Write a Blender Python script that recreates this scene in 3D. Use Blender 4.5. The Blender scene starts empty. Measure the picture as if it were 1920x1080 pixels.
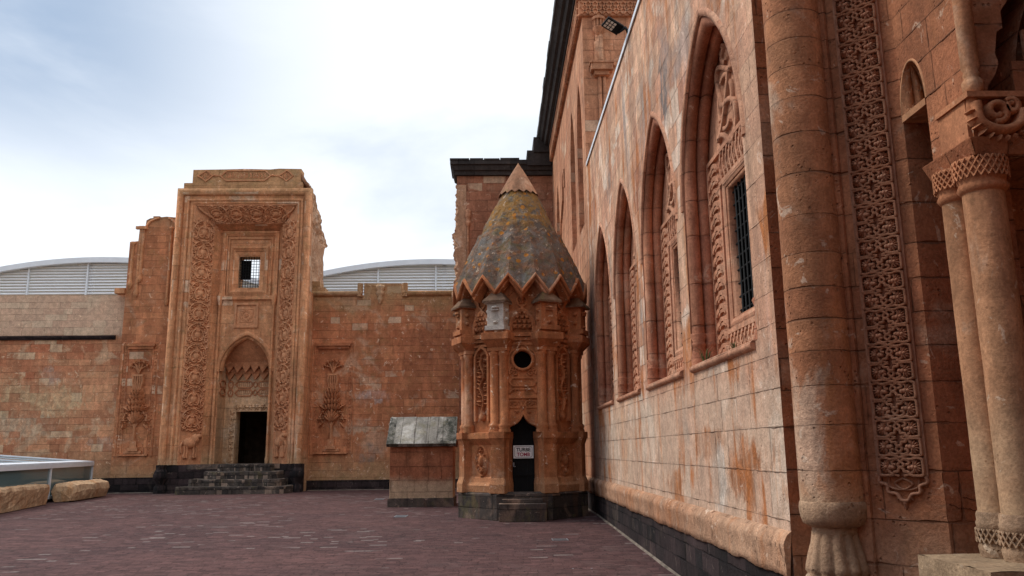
import bpy, bmesh, math, random
from mathutils import Vector, Matrix, noise
R = math.radians
PI = math.pi
random.seed(7)
S = bpy.context.scene
COL = S.collection

# ------------------------------------------------------------------ camera
F_PX = 1522.0
EYE = Vector((0, 0, 1.66))
_p, _r, _y = R(11.31), R(-0.616), R(1.337)
FW = Vector((math.sin(_y)*math.cos(_p), math.cos(_y)*math.cos(_p), math.sin(_p)))
_rt = Vector((math.cos(_y), -math.sin(_y), 0))
_up = _rt.cross(FW)
RT = _rt*math.cos(_r) + _up*math.sin(_r)
UP = -_rt*math.sin(_r) + _up*math.cos(_r)
cd = bpy.data.cameras.new('camera'); cam = bpy.data.objects.new('camera', cd); COL.objects.link(cam)
cd.lens = F_PX/1920*36; cd.sensor_width = 36; cd.clip_start = .05; cd.clip_end = 3000
cam.matrix_world = Matrix(((RT.x, UP.x, -FW.x, 0), (RT.y, UP.y, -FW.y, 0), (RT.z, UP.z, -FW.z, EYE.z), (0, 0, 0, 1)))
S.camera = cam

def ray(px, py): return FW + RT*((px-960)/F_PX) - UP*((py-540)/F_PX)
def at(px, py, Y):            # point where the sight line meets the plane y = Y
    d = ray(px, py); return EYE + d*(Y/d.y)
def atx(px, py, X):           # ... the plane x = X
    d = ray(px, py); return EYE + d*(X/d.x)
def atz(px, py, Z):           # ... the plane z = Z
    d = ray(px, py); return EYE + d*((Z-EYE.z)/d.z)

# ------------------------------------------------------------------ world + sun
SUN_EL, SUN_AZ = 50.0, -72.0      # azimuth measured from +Y towards +X
EXPOSURE = 0.80
W = bpy.data.worlds.new('World'); S.world = W; W.use_nodes = True
S.view_settings.view_transform = 'Standard'; S.view_settings.look = 'None'
S.view_settings.exposure = EXPOSURE; S.view_settings.gamma = 1
def build_sky():
    nt = W.node_tree; nt.nodes.clear()
    n = nt.nodes.new; L = nt.links.new
    out = n('ShaderNodeOutputWorld')
    sky = n('ShaderNodeTexSky'); sky.sky_type = 'NISHITA'; sky.sun_disc = False
    sky.sun_elevation = R(SUN_EL); sky.sun_rotation = R(SUN_AZ)
    b1 = n('ShaderNodeBackground'); L(sky.outputs[0], b1.inputs[0]); b1.inputs[1].default_value = .1
    tc = n('ShaderNodeTexCoord'); sp = n('ShaderNodeSeparateXYZ'); L(tc.outputs['Generated'], sp.inputs[0])
    def m(op, a, b=0.):
        q = n('ShaderNodeMath'); q.operation = op
        for i, v in enumerate((a, b)):
            if isinstance(v, (int, float)): q.inputs[i].default_value = v
            else: L(v, q.inputs[i])
        return q.outputs[0]
    z = m('ADD', m('MAXIMUM', sp.outputs[2], 0.), .22)
    cb = n('ShaderNodeCombineXYZ'); L(m('DIVIDE', sp.outputs[0], z), cb.inputs[0]); L(m('DIVIDE', sp.outputs[1], z), cb.inputs[1])
    def nz(scale, det, rough, off, dist=0.):
        mp = n('ShaderNodeMapping'); L(cb.outputs[0], mp.inputs[0]); mp.inputs[1].default_value = off
        mp.inputs[3].default_value = (1, 1, 1)
        t = n('ShaderNodeTexNoise'); L(mp.outputs[0], t.inputs[0]); t.inputs['Scale'].default_value = scale
        t.inputs['Detail'].default_value = det; t.inputs['Roughness'].default_value = rough; t.inputs['Distortion'].default_value = dist
        return t.outputs[0]
    def ss(v, a, b, c=0., d=1.):
        q = n('ShaderNodeMapRange'); q.interpolation_type = 'SMOOTHSTEP'; L(v, q.inputs[0])
        for i, k in enumerate((a, b, c, d)): q.inputs[i+1].default_value = k
        return q.outputs[0]
    big = nz(.62, 4, .5, (5.2, 1.7, 0), .3)
    med = nz(1.6, 6, .55, (2.0, 6.1, 0), .4)
    # the darker bank of cloud to the upper left (north-west), the bright break in the middle
    dirx = m('DIVIDE', sp.outputs[0], m('MAXIMUM', sp.outputs[1], .05))
    bank = m('MULTIPLY', ss(dirx, -.12, -.60), ss(sp.outputs[2], .22, .42))
    dark = m('ADD', m('MULTIPLY', ss(m('ADD', m('MULTIPLY', big, .6), m('MULTIPLY', med, .4)), .50, .66), .5), m('MULTIPLY', bank, m('MULTIPLY', ss(med, .25, .6, .35, 1.), .9)))
    dark = m('MULTIPLY', m('MINIMUM', dark, 1.), ss(sp.outputs[2], .10, .34, .12, 1.))
    mx = n('ShaderNodeMixRGB'); L(dark, mx.inputs[0])
    mx.inputs[1].default_value = (.90, .935, .97, 1); mx.inputs[2].default_value = (.28, .38, .53, 1)
    b2 = n('ShaderNodeBackground'); L(mx.outputs[0], b2.inputs[0])
    # an overcast sky is brighter overhead than at the horizon
    L(m('ADD', .72, m('MULTIPLY', ss(sp.outputs[2], .5, .95), .80)), b2.inputs[1])
    ms = n('ShaderNodeMixShader'); ms.inputs[0].default_value = .9
    L(b1.outputs[0], ms.inputs[1]); L(b2.outputs[0], ms.inputs[2]); L(ms.outputs[0], out.inputs[0])
build_sky()
sd = bpy.data.lights.new('sun', 'SUN'); sd.energy = 1.5; sd.angle = R(20); sd.color = (1, .95, .88)
so = bpy.data.objects.new('sun', sd); COL.objects.link(so)
_sv = Vector((math.sin(R(SUN_AZ))*math.cos(R(SUN_EL)), math.cos(R(SUN_AZ))*math.cos(R(SUN_EL)), math.sin(R(SUN_EL))))
so.rotation_euler = _sv.to_track_quat('Z', 'Y').to_euler()

# ------------------------------------------------------------------ material helpers
class NT:
    def __init__(s, name):
        s.mat = bpy.data.materials.new(name); s.mat.use_nodes = True
        s.t = s.mat.node_tree; s.t.nodes.clear()
        s.out = s.n('ShaderNodeOutputMaterial'); s.bs = s.n('ShaderNodeBsdfPrincipled'); s.L(s.bs.outputs[0], s.out.inputs[0])
        s.geo = s.n('ShaderNodeNewGeometry'); s.pos = s.geo.outputs['Position']
    def n(s, k): return s.t.nodes.new(k)
    def L(s, a, b): s.t.links.new(a, b)
    def put(s, sock, v):
        if isinstance(v, (int, float)): sock.default_value = v
        elif isinstance(v, tuple): sock.default_value = v if len(v) == len(sock.default_value) else v + (1,)
        else: s.L(v, sock)
    def m(s, op, a, b=0., c=0.):
        q = s.n('ShaderNodeMath'); q.operation = op
        for i, v in enumerate((a, b, c)): s.put(q.inputs[i], v)
        return q.outputs[0]
    def mix(s, f, a, b, mode='MIX'):
        q = s.n('ShaderNodeMixRGB'); q.blend_type = mode; s.put(q.inputs[0], f); s.put(q.inputs[1], a); s.put(q.inputs[2], b); return q.outputs[0]
    def ss(s, v, a, b, c=0., d=1.):
        q = s.n('ShaderNodeMapRange'); q.interpolation_type = 'SMOOTHSTEP'; s.put(q.inputs[0], v)
        for i, k in enumerate((a, b, c, d)): q.inputs[i+1].default_value = k
        return q.outputs[0]
    def sc(s, v, k):
        q = s.n('ShaderNodeMapping'); s.L(v, q.inputs[0]); q.inputs[3].default_value = k; return q.outputs[0]
    def noise(s, scale, det=4, rough=.55, vec=None, dist=0.):
        t = s.n('ShaderNodeTexNoise'); s.L(vec if vec else s.pos, t.inputs[0])
        t.inputs['Scale'].default_value = scale; t.inputs['Detail'].default_value = det
        t.inputs['Roughness'].default_value = rough; t.inputs['Distortion'].default_value = dist
        return t.outputs[0]
    def sep(s, v):
        q = s.n('ShaderNodeSeparateXYZ'); s.L(v, q.inputs[0]); return q.outputs
    def comb(s, a, b, c=0.):
        q = s.n('ShaderNodeCombineXYZ'); s.put(q.inputs[0], a); s.put(q.inputs[1], b); s.put(q.inputs[2], c); return q.outputs[0]
    def bump(s, h, dist=.02, st=1.):
        q = s.n('ShaderNodeBump'); s.L(h, q.inputs['Height']); q.inputs['Distance'].default_value = dist; q.inputs['Strength'].default_value = st
        s.L(q.outputs[0], s.bs.inputs['Normal'])
    def fin(s, col, rough=.9, spec=.25):
        s.put(s.bs.inputs['Base Color'], col); s.put(s.bs.inputs['Roughness'], rough); s.bs.inputs['Specular IOR Level'].default_value = spec
        return s.mat

def flat(name, col, rough=.5, metal=0., spec=.4, var=.0):
    t = NT(name)
    if var:
        k = t.noise(3.0, 5); c = t.mix(t.ss(k, .3, .7), tuple(x*(1-var) for x in col), tuple(min(1, x*(1+var)) for x in col))
        t.bump(t.noise(40, 4), .004, .6)
    else:
        c = t.mix(0., col, col)
    t.bs.inputs['Metallic'].default_value = metal
    return t.fin(c, rough, spec)

def stone(name, A, B, pale=(.56, .40, .27), bw=.55, bh=.30, joint=.010, jdark=.45, var=.30, palecell=.08, patch=.5, chips=.5,
          rust=0., rustcol=(.40, .13, .03), grey=0., streak=.3, zones=(), lichen=0., bumpd=.02, seed=0., pits=.35, drum=False, fine=1., cellmix=.45, spots=(), edged=.84):
    t = NT(name)
    uv = t.n('ShaderNodeUVMap'); u, v, _ = t.sep(uv.outputs[0])
    px, py, pz = t.sep(t.pos)
    P2 = t.n('ShaderNodeVectorMath'); P2.operation = 'ADD'; t.L(t.pos, P2.inputs[0]); P2.inputs[1].default_value = (seed*3.1, seed*7.3, seed*1.7)
    pos = P2.outputs[0]; t.pos = pos
    wob = t.noise(5.0, 3)
    fin = t.noise(38*fine, 6, .65)
    big = t.noise(.32, 5, .55, None, .4)
    medn = t.noise(1.5, 6, .6, None, .5)
    col = None; hj = None
    if bw:
        v2 = t.m('ADD', t.m('ADD', v, t.m('MULTIPLY', wob, .016)), t.m('MULTIPLY', t.m('SINE', t.m('MULTIPLY', v, 2.3)), .07*bh/.3))
        rv = t.m('DIVIDE', t.m('ADD', v2, seed*.37), bh); row = t.m('FLOOR', rv); fv = t.m('FRACT', rv)
        wn = t.n('ShaderNodeTexWhiteNoise'); wn.noise_dimensions = '1D'; t.put(wn.inputs['W'], row); rr = wn.outputs['Value']
        u1 = t.m('ADD', u, t.m('MULTIPLY', rr, 13.7))
        u2 = t.m('ADD', u1, t.m('MULTIPLY', t.m('SINE', t.m('MULTIPLY', t.m('ADD', u1, t.m('MULTIPLY', rr, 5.)), 2.6/bw)), .26*bw))
        if drum: u2 = t.m('MULTIPLY', u2, 0.)
        ru = t.m('DIVIDE', u2, bw); cu = t.m('FLOOR', ru); fu = t.m('FRACT', ru)
        w2 = t.n('ShaderNodeTexWhiteNoise'); w2.noise_dimensions = '2D'; t.L(t.comb(row, cu), w2.inputs['Vector'])
        c1, c2, c3 = t.sep(w2.outputs['Color'])
        du = t.m('MULTIPLY', t.m('MINIMUM', fu, t.m('SUBTRACT', 1., fu)), bw)
        if drum: du = t.m('ADD', du, 9.)
        dv = t.m('MULTIPLY', t.m('MINIMUM', fv, t.m('SUBTRACT', 1., fv)), bh)
        d = t.m('ADD', t.m('MINIMUM', du, dv), t.m('MULTIPLY', t.m('SUBTRACT', t.noise(9, 4), .5), joint*1.8))
        jw = t.m('ADD', .55, t.m('MULTIPLY', t.ss(t.noise(2.7, 5, .6), .45, .72), 2.0))     # joints gape and chip here and there
        dj = t.m('DIVIDE', d, jw)
        jt = t.ss(dj, joint*.25, joint*1.1, 1., 0.)
        edge = t.ss(dj, joint*.8, joint*6., edged, 1.)
        # some joints are pointed with pale mortar, most are open and dirty
        jt = t.m('MULTIPLY', jt, t.ss(t.noise(1.1, 3), .36, .56, .25, 1.))
        mixf = t.m('ADD', t.m('MULTIPLY', t.m('SUBTRACT', c1, .5), cellmix), t.m('ADD', t.m('MULTIPLY', t.m('SUBTRACT', big, .5), 2.2), .5))
        mixf = t.m('MINIMUM', t.m('MAXIMUM', t.m('ADD', mixf, t.m('MULTIPLY', t.m('SUBTRACT', medn, .5), .8)), 0.), 1.)
        col = t.mix(mixf, A, B)
        br = t.m('ADD', 1-var*.5, t.m('MULTIPLY', c2, var))
        col = t.mix(1., col, t.comb(br, br, br), 'MULTIPLY')
        if palecell:
            pc = t.m('MULTIPLY', t.ss(t.m('ADD', c3, t.m('MULTIPLY', t.m('SUBTRACT', big, .5), -.5)), 1-palecell-.01, 1-palecell+.01), t.ss(medn, .25, .6, .4, .85))
            col = t.mix(pc, col, pale)
    else:
        mixf = t.m('ADD', t.m('MULTIPLY', t.m('SUBTRACT', big, .5), 1.6), t.m('MULTIPLY', medn, 1.0))
        col = t.mix(t.m('MINIMUM', t.m('MAXIMUM', mixf, 0.), 1.), A, B)
    # bleached patches with torn edges
    if patch:
        pn = t.m('ADD', t.noise(.75, 8, .62, None, .9), t.m('MULTIPLY', t.m('SUBTRACT', t.noise(.3, 3), .5), .35))
        col = t.mix(t.m('MULTIPLY', t.ss(pn, .56, .66), patch), col, pale)
    if grey:
        gn = t.noise(.5, 7, .6, t.sc(pos, (1., 1., .55)), .6)
        col = t.mix(t.m('MULTIPLY', t.ss(gn, .57, .66), grey), col, (.27, .25, .24))
    if streak:
        sn = t.noise(1.0, 6, .6, t.sc(pos, (2.4, 2.4, .5)), .5)
        sb = t.ss(sn, .35, .7, 1-streak*.55, 1+streak*.45)
        col = t.mix(1., col, t.comb(sb, sb, sb), 'MULTIPLY')
    for z0, z1, zc, za in zones:       # ground damp, bleached courses and moss lines that belong to a height of the wall
        zz = t.m('ADD', pz, t.m('MULTIPLY', t.m('SUBTRACT', t.noise(.9, 6, .65, None, .5), .5), abs(z1-z0)*1.6))
        col = t.mix(t.m('MULTIPLY', t.ss(zz, z0, z1), za), col, zc)
    if rust:
        rn = t.m('ADD', t.m('MULTIPLY', t.noise(1.0, 6, .62, t.sc(pos, (2.0, 2.0, .45)), .7), .7), t.m('MULTIPLY', t.noise(.45, 4), .35))
        col = t.mix(t.m('MULTIPLY', t.ss(rn, .545, .64), rust), col, rustcol)
    mot0 = t.noise(4., 6, .7) if spots else None
    for c_, r_, sc_, sa_ in spots:     # single stains and repairs
        q = t.n('ShaderNodeVectorMath'); q.operation = 'SUBTRACT'; t.L(t.geo.outputs['Position'], q.inputs[0]); q.inputs[1].default_value = c_
        q2 = t.n('ShaderNodeVectorMath'); q2.operation = 'DIVIDE'; t.L(q.outputs[0], q2.inputs[0]); q2.inputs[1].default_value = r_
        q3_ = t.n('ShaderNodeVectorMath'); q3_.operation = 'LENGTH'; t.L(q2.outputs[0], q3_.inputs[0])
        dd = t.m('ADD', q3_.outputs['Value'], t.m('MULTIPLY', t.m('SUBTRACT', t.noise(2.2, 7, .68, t.sc(pos, (1.5, 1.5, .7)), .6), .5), 2.6))
        sv0 = t.ss(c1, .15, .5, .25, 1.) if bw else 1.
        sv = t.ss(t.noise(3.0, 7, .7, t.sc(pos, (1.6, 1.6, .6)), .5), .34, .62, .30, 1.)
        col = t.mix(t.m('MULTIPLY', t.m('MULTIPLY', t.m('MULTIPLY', t.ss(dd, 1.05, .60), sv0), sa_), sv), col, t.mix(t.ss(mot0, .4, .6), tuple(x*.62 for x in sc_), sc_))
    if lichen:
        ln = t.noise(1.9, 7, .68, None, .3)
        col = t.mix(t.m('MULTIPLY', t.ss(ln, .55, .64), lichen), col, (.15, .13, .045))
    if chips:
        cn = t.noise(4.2, 7, .66, None, 1.1)
        col = t.mix(t.m('MULTIPLY', t.ss(cn, .61, .665), chips), col, tuple(min(.8, x*1.12+.03) for x in pale))
    mot = t.noise(5.5*fine, 9, .70, None, .6)
    mb_ = t.ss(mot, .30, .70, .80, 1.20); col = t.mix(1., col, t.comb(mb_, mb_, mb_), 'MULTIPLY')
    if bw: col = t.mix(1., col, t.comb(edge, edge, edge), 'MULTIPLY')
    fb = t.ss(fin, .25, .75, .78, 1.20)
    col = t.mix(1., col, t.comb(fb, fb, fb), 'MULTIPLY')
    h = t.m('ADD', t.m('MULTIPLY', fin, .38), t.m('ADD', t.m('MULTIPLY', medn, .25), t.m('MULTIPLY', t.noise(8, 6, .6), .35)))
    if pits:
        vo = t.n('ShaderNodeTexVoronoi'); t.L(pos, vo.inputs[0]); vo.inputs['Scale'].default_value = 17*fine
        pt = t.m('MULTIPLY', t.ss(vo.outputs[0], .10, .24, 1., 0.), t.ss(t.noise(3.3, 3), .5, .62))
        h = t.m('SUBTRACT', h, t.m('MULTIPLY', pt, pits))
        col = t.mix(t.m('MULTIPLY', pt, .45), col, tuple(x*.35 for x in A))
    if bw:
        col = t.mix(t.m('MULTIPLY', jt, jdark), col, tuple(x*.22 for x in A))
        h = t.m('ADD', t.m('SUBTRACT', h, t.m('MULTIPLY', jt, .8)), t.m('MULTIPLY', c3, .22))
    t.bump(h, bumpd, 1.)
    return t.fin(col, .93, .18)

# ------------------------------------------------------------------ mesh helpers
class Frame:
    def __init__(s, o, ux, n, uz=(0, 0, 1)):
        s.o = Vector(o); s.ux = Vector(ux).normalized(); s.n = Vector(n).normalized(); s.uz = Vector(uz).normalized()
    def p(s, u, v, d=0.): return s.o + s.ux*u + s.uz*v + s.n*d

class MB:
    def __init__(s): s.v = []; s.f = []; s.sm = []
    def add(s, vs, fs, smooth=False):
        k = len(s.v); s.v.extend(Vector(p) for p in vs)
        for f in fs: s.f.append(tuple(i+k for i in f)); s.sm.append(smooth)
        return s
    def poly(s, pts): return s.add(pts, [tuple(range(len(pts)))])
    def box(s, x0, x1, y0, y1, z0, z1):
        return s.add([(x, y, z) for x in (x0, x1) for y in (y0, y1) for z in (z0, z1)],
                     [(0, 1, 3, 2), (4, 6, 7, 5), (0, 4, 5, 1), (2, 3, 7, 6), (0, 2, 6, 4), (1, 5, 7, 3)])
    def fbox(s, F, u0, u1, v0, v1, d0, d1):
        return s.add([F.p(u, v, d) for u in (u0, u1) for d in (d0, d1) for v in (v0, v1)],
                     [(0, 1, 3, 2), (4, 6, 7, 5), (0, 4, 5, 1), (2, 3, 7, 6), (0, 2, 6, 4), (1, 5, 7, 3)])
    def prism(s, bottom, top):
        n = len(bottom)
        return s.add(list(bottom)+list(top), [tuple(range(n))[::-1], tuple(range(n, 2*n))]+[(i, (i+1) % n, n+(i+1) % n, n+i) for i in range(n)])
    def fprism(s, F, outline, d0, d1):
        return s.prism([F.p(u, v, d0) for u, v in outline], [F.p(u, v, d1) for u, v in outline])
    def lathe(s, c, prof, n=32, a0=0., a1=2*PI, smooth=True, flute=0, fl=0.):
        c = Vector(c); full = abs(a1-a0) > 6.28; m = n if full else n+1
        vs = []
        for r, z in prof:
            for i in range(m):
                a = a0+(a1-a0)*i/n
                rr = r*(1+fl*(abs(math.sin(a*flute/2))-.5)) if flute else r
                vs.append(c+Vector((rr*math.cos(a), rr*math.sin(a), z)))
        fs = []
        for j in range(len(prof)-1):
            for i in range(n):
                k = (i+1) % m if full else i+1
                fs.append((j*m+i, j*m+k, (j+1)*m+k, (j+1)*m+i))
        s.add(vs, fs, smooth)
        if full:
            s.add([vs[i] for i in range(m)], [tuple(range(m))]); s.add(vs[-m:], [tuple(range(m))])
        return s
    def tube(s, pts, r, n=8, smooth=True):
        pts = [Vector(p) for p in pts]; vs = []; rs = r if isinstance(r, (list, tuple)) else [r]*len(pts)
        up = Vector((.13, .21, .97))
        for i, p in enumerate(pts):
            t = (pts[min(i+1, len(pts)-1)]-pts[max(i-1, 0)]).normalized()
            a = t.cross(up); a = a.normalized() if a.length > 1e-3 else t.orthogonal().normalized(); b = t.cross(a)
            vs += [p+(a*math.cos(2*PI*k/n)+b*math.sin(2*PI*k/n))*rs[i] for k in range(n)]
        fs = [(i*n+k, i*n+(k+1) % n, (i+1)*n+(k+1) % n, (i+1)*n+k) for i in range(len(pts)-1) for k in range(n)]
        fs += [tuple(range(n)), tuple(range((len(pts)-1)*n, len(pts)*n))]
        return s.add(vs, fs, smooth)
    # a moulding: profile (offset to the left of the path, height off the frame) swept along a path in a frame with mitred corners
    def mould(s, F, path, prof, closed=False, smooth=True, d0=0., caps=True):
        n = len(path); P = [Vector((a, b)) for a, b in path]; k = len(prof); vs = []
        for i in range(n):
            a = P[i-1] if (i > 0 or closed) else None
            b = P[(i+1) % n] if (i < n-1 or closed) else None
            t1 = (P[i]-a).normalized() if a is not None else None
            t2 = (b-P[i]).normalized() if b is not None else None
            t1 = t1 or t2; t2 = t2 or t1
            n1 = Vector((-t1.y, t1.x)); n2 = Vector((-t2.y, t2.x)); nn = (n1+n2)
            nn = nn.normalized() if nn.length > 1e-4 else n1
            c = max(.35, nn.dot(n1))
            for o, d in prof:
                q = P[i]+nn*(o/c); vs.append(F.p(q.x, q.y, d0+d))
        fs = []
        for i in range(n if closed else n-1):
            j = (i+1) % n
            for q in range(k-1): fs.append((i*k+q, j*k+q, j*k+q+1, i*k+q+1))
        s.add(vs, fs, smooth)
        if not closed and caps: s.add(vs[:k], [tuple(range(k))]); s.add(vs[-k:], [tuple(range(k))])
        return s
    def rib(s, F, pts, r, h, d0=0., closed=False):      # a raised half-round line of carving
        return s.mould(F, pts, [(-r, -.002), (-r*.75, h*.7), (0, h), (r*.75, h*.7), (r, -.002)], closed, True, d0, False)
    def leaf(s, F, u, v, a, ln, w, h, d0=0., lobes=0):
        ca, sa = math.cos(a), math.sin(a); o = []; m = []
        prof = [(0, .15), (.2, .75), (.45, 1.), (.7, .75), (1., 0.)]
        for x, y in prof: o.append((x*ln, y*w/2))
        for x, y in prof[-2::-1]: o.append((x*ln, -y*w/2))
        vs = [F.p(u+x*ca-y*sa, v+x*sa+y*ca, d0) for x, y in o]
        ridge = [F.p(u+x*ln*ca, v+x*ln*sa, d0+h*(.55+.45*math.sin(PI*x))) for x in (.12, .45, .8)]
        k = len(vs); vs += ridge; R0, R1, R2 = k, k+1, k+2
        s.add(vs, [(0, 1, R0), (1, 2, R1, R0), (2, 3, R2, R1), (3, 4, R2), (4, 5, R2), (5, 6, R1, R2), (6, 7, R0, R1), (7, 8, R0), (8, 0, R0)])
        return s
    def flower(s, F, u, v, r, h, d0=0., n=8, a0=0., core=.35):
        for i in range(n): s.leaf(F, u+math.cos(a0+2*PI*i/n)*r*.22, v+math.sin(a0+2*PI*i/n)*r*.22, a0+2*PI*i/n, r*.8, r*.62, h*.8, d0)
        s.boss(F, u, v, r*core, h, d0); return s
    def boss(s, F, u, v, r, h, d0=0., n=10, ry=None):
        ry = ry or r; vs = []
        for k, (q, z) in enumerate(((1, 0), (.85, .55), (.5, .9))):
            vs += [F.p(u+r*q*math.cos(2*PI*i/n), v+ry*q*math.sin(2*PI*i/n), d0+h*z) for i in range(n)]
        vs.append(F.p(u, v, d0+h))
        fs = [(k*n+i, k*n+(i+1) % n, (k+1)*n+(i+1) % n, (k+1)*n+i) for k in range(2) for i in range(n)]
        fs += [(2*n+i, 2*n+(i+1) % n, 3*n) for i in range(n)]
        return s.add(vs, fs, True)
    def grid(s, fn, nu, nv, smooth=False):
        vs = [fn(i/nu, j/nv) for j in range(nv+1) for i in range(nu+1)]
        return s.add(vs, [(j*(nu+1)+i, j*(nu+1)+i+1, (j+1)*(nu+1)+i+1, (j+1)*(nu+1)+i) for j in range(nv) for i in range(nu)], smooth)
    def build(s, name, mat, parent=None, bevel=0., merge=0.):
        me = bpy.data.meshes.new(name)
        o = (parent.matrix_basis.translation if parent is not None and parent.type == 'EMPTY' else Vector((0, 0, 0)))
        if parent is not None and parent.type == 'MESH' and 'org' in parent: o = Vector(parent['org'])
        me.from_pydata([tuple(p-o) for p in s.v], [], s.f)
        me.polygons.foreach_set('use_smooth', s.sm)
        if bevel or merge:
            bm = bmesh.new(); bm.from_mesh(me)
            bmesh.ops.remove_doubles(bm, verts=bm.verts, dist=merge or 1e-4)
            if bevel:
                es = [e for e in bm.edges if len(e.link_faces) == 2 and e.calc_face_angle(0) > .6]
                bmesh.ops.bevel(bm, geom=es, offset=bevel, segments=2, profile=.6, affect='EDGES', clamp_overlap=True)
            bm.to_mesh(me); bm.free()
        uvl = me.uv_layers.new(name='UVMap'); data = [0.]*(2*len(me.loops)); vs = me.vertices
        for p in me.polygons:
            nx, ny, nz = p.normal
            if abs(nz) > .75: f = lambda q: (q.x, q.y)
            else:
                l = math.hypot(nx, ny) or 1; tx, ty = -ny/l, nx/l
                if abs(ty) > abs(tx):
                    if ty < 0: tx, ty = -tx, -ty
                elif tx < 0: tx, ty = -tx, -ty
                f = lambda q: (q.x*tx+q.y*ty, q.z)
            for li in p.loop_indices:
                a, b = f(vs[me.loops[li].vertex_index].co+o); data[2*li] = a; data[2*li+1] = b
        uvl.data.foreach_set('uv', data)
        me.materials.append(mat)
        ob = bpy.data.objects.new(name, me); COL.objects.link(ob)
        if parent is not None:
            ob.parent = parent; ob['org'] = tuple(o)
        return ob

def rough(mb, amp, sc, seed=0.):       # worn, slightly uneven stone
    for i, p in enumerate(mb.v):
        q = p*sc+Vector((seed, seed*2, 0)); w = noise.noise_vector(q)*.65+noise.noise_vector(q*3.1)*.35
        mb.v[i] = p+w*amp
    return mb
def zs(a, b, n, r0, r1): return [(r0+(r1-r0)*i/n, a+(b-a)*i/n) for i in range(n+1)]
def tag(o, label=None, cat=None, group=None, kind=None):
    if label: o['label'] = label
    if cat: o['category'] = cat
    if group: o['group'] = group
    if kind: o['kind'] = kind
    return o
def thing(name, label, cat, loc=(0, 0, 0), group=None):
    o = bpy.data.objects.new(name, None); COL.objects.link(o); o.location = loc; o.empty_display_size = .3
    return tag(o, label, cat, group)

def cr(pts, n=6, closed=False):        # Catmull-Rom through points
    out = []; k = len(pts); rng = k if closed else k-1
    g = lambda i: Vector(pts[i % k] if closed else pts[max(0, min(k-1, i))])
    for i in range(rng):
        a, b, c, d = g(i-1), g(i), g(i+1), g(i+2)
        for j in range(n):
            t = j/n
            q = .5*((2*b)+(c-a)*t+(2*a-5*b+4*c-d)*t*t+(3*b-a-3*c+d)*t**3); out.append((q.x, q.y))
    if not closed: out.append(tuple(pts[-1]))
    return out
def arc(cx, cy, r, a0, a1, n=10, ry=None):
    ry = ry or r
    return [(cx+r*math.cos(a0+(a1-a0)*i/n), cy+ry*math.sin(a0+(a1-a0)*i/n)) for i in range(n+1)]
def spiral(u, v, r, a0, turns, n=14, shrink=.75):
    return [(u+r*(1-shrink*i/n)*math.cos(a0+turns*2*PI*i/n), v+r*(1-shrink*i/n)*math.sin(a0+turns*2*PI*i/n)) for i in range(n+1)]
def pointed(c, w, sp, ap, n=12):       # points of a two-centred pointed arch from the left springing over the apex to the right one
    h = ap-sp; Rr = (h*h+w*w)/(2*w); k = Rr-w; a1 = math.atan2(h, k)
    left = [(c+k-Rr*math.cos(a1*i/n), sp+Rr*math.sin(a1*i/n)) for i in range(n+1)]
    return left+[(2*c-x, z) for x, z in left[-2::-1]]
def arch_z(c, w, sp, ap, u):
    h = ap-sp; Rr = (h*h+w*w)/(2*w); k = Rr-w
    x = min(w, abs(u-c)); return sp+math.sqrt(max(0, Rr*Rr-(k+x)**2))
def wall_open(mb, F, u0, u1, z0, z1, ops, step=.4, d=0.):
    # a wall face with openings: (ua, ub, sill, top(u))
    cuts = {u0, u1}
    for a, b, si, tp in ops:
        n = 24
        for i in range(n+1): cuts.add(a+(b-a)*(.5-.5*math.cos(PI*i/n)))
    cs = sorted(cuts)
    for a, b in zip(cs, cs[1:]):
        if b-a < 1e-5: continue
        m = (a+b)/2; op = next((o for o in ops if o[0] < m < o[1]), None)
        if op is None: mb.poly([F.p(a, z0, d), F.p(b, z0, d), F.p(b, z1, d), F.p(a, z1, d)])
        else:
            si = op[2] if callable(op[2]) else (lambda u, k=op[2]: k)
            if si(m) > z0: mb.poly([F.p(a, z0, d), F.p(b, z0, d), F.p(b, si(b), d), F.p(a, si(a), d)])
            mb.poly([F.p(a, op[3](a), d), F.p(b, op[3](b), d), F.p(b, z1, d), F.p(a, z1, d)])
    return mb
def strip2(mb, A, B, smooth=False):    # quads between two point rows
    n = len(A); return mb.add(list(A)+list(B), [(i, i+1, n+i+1, n+i) for i in range(n-1)], smooth)

# ------------------------------------------------------------------ materials
PALE = (.58, .40, .27)
M = {}
M['hall'] = stone('hall_stone', (0.475, 0.235, 0.148), (0.61, 0.385, 0.25), (.68, .54, .42), bw=.68, bh=.36, joint=.007, jdark=.4, edged=.92, var=.16, palecell=.05, patch=.8, chips=.35, rust=.85, grey=.55, streak=.5, cellmix=.5,
                  zones=((2.9, 2.2, (.54, .40, .29), .6),), seed=1, bumpd=.022,
                  spots=((tuple(atx(1244, 165, 2.7)), (1., .42, .85), (.19, .175, .165), .9), (tuple(atx(1142, 345, 2.7)), (1., .55, .5), (.20, .18, .165), .75), (tuple(atx(1195, 330, 2.7)), (1., .5, 1.2), (.27, .11, .075), .7),
                         (tuple(atx(1225, 470, 2.7)), (1., .4, 1.6), (.26, .095, .06), .75), (tuple(atx(1395, 880, 2.7)), (1., .75, .38), (.40, .125, .028), .9), (tuple(atx(1325, 830, 2.7)), (1., .8, .22), (.40, .14, .04), .8), (tuple(atx(1270, 915, 2.7)), (1., .7, .28), (.40, .15, .05), .75),
                         (tuple(atx(1350, 905, 2.7)), (1., .35, .5), (.62, .53, .44), 1.), (tuple(atx(1170, 830, 2.7)), (1., .5, .8), (.55, .24, .10), .5), (tuple(atx(1140, 830, 2.7)), (1., 2., .6), (.56, .46, .36), .6)))
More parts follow.
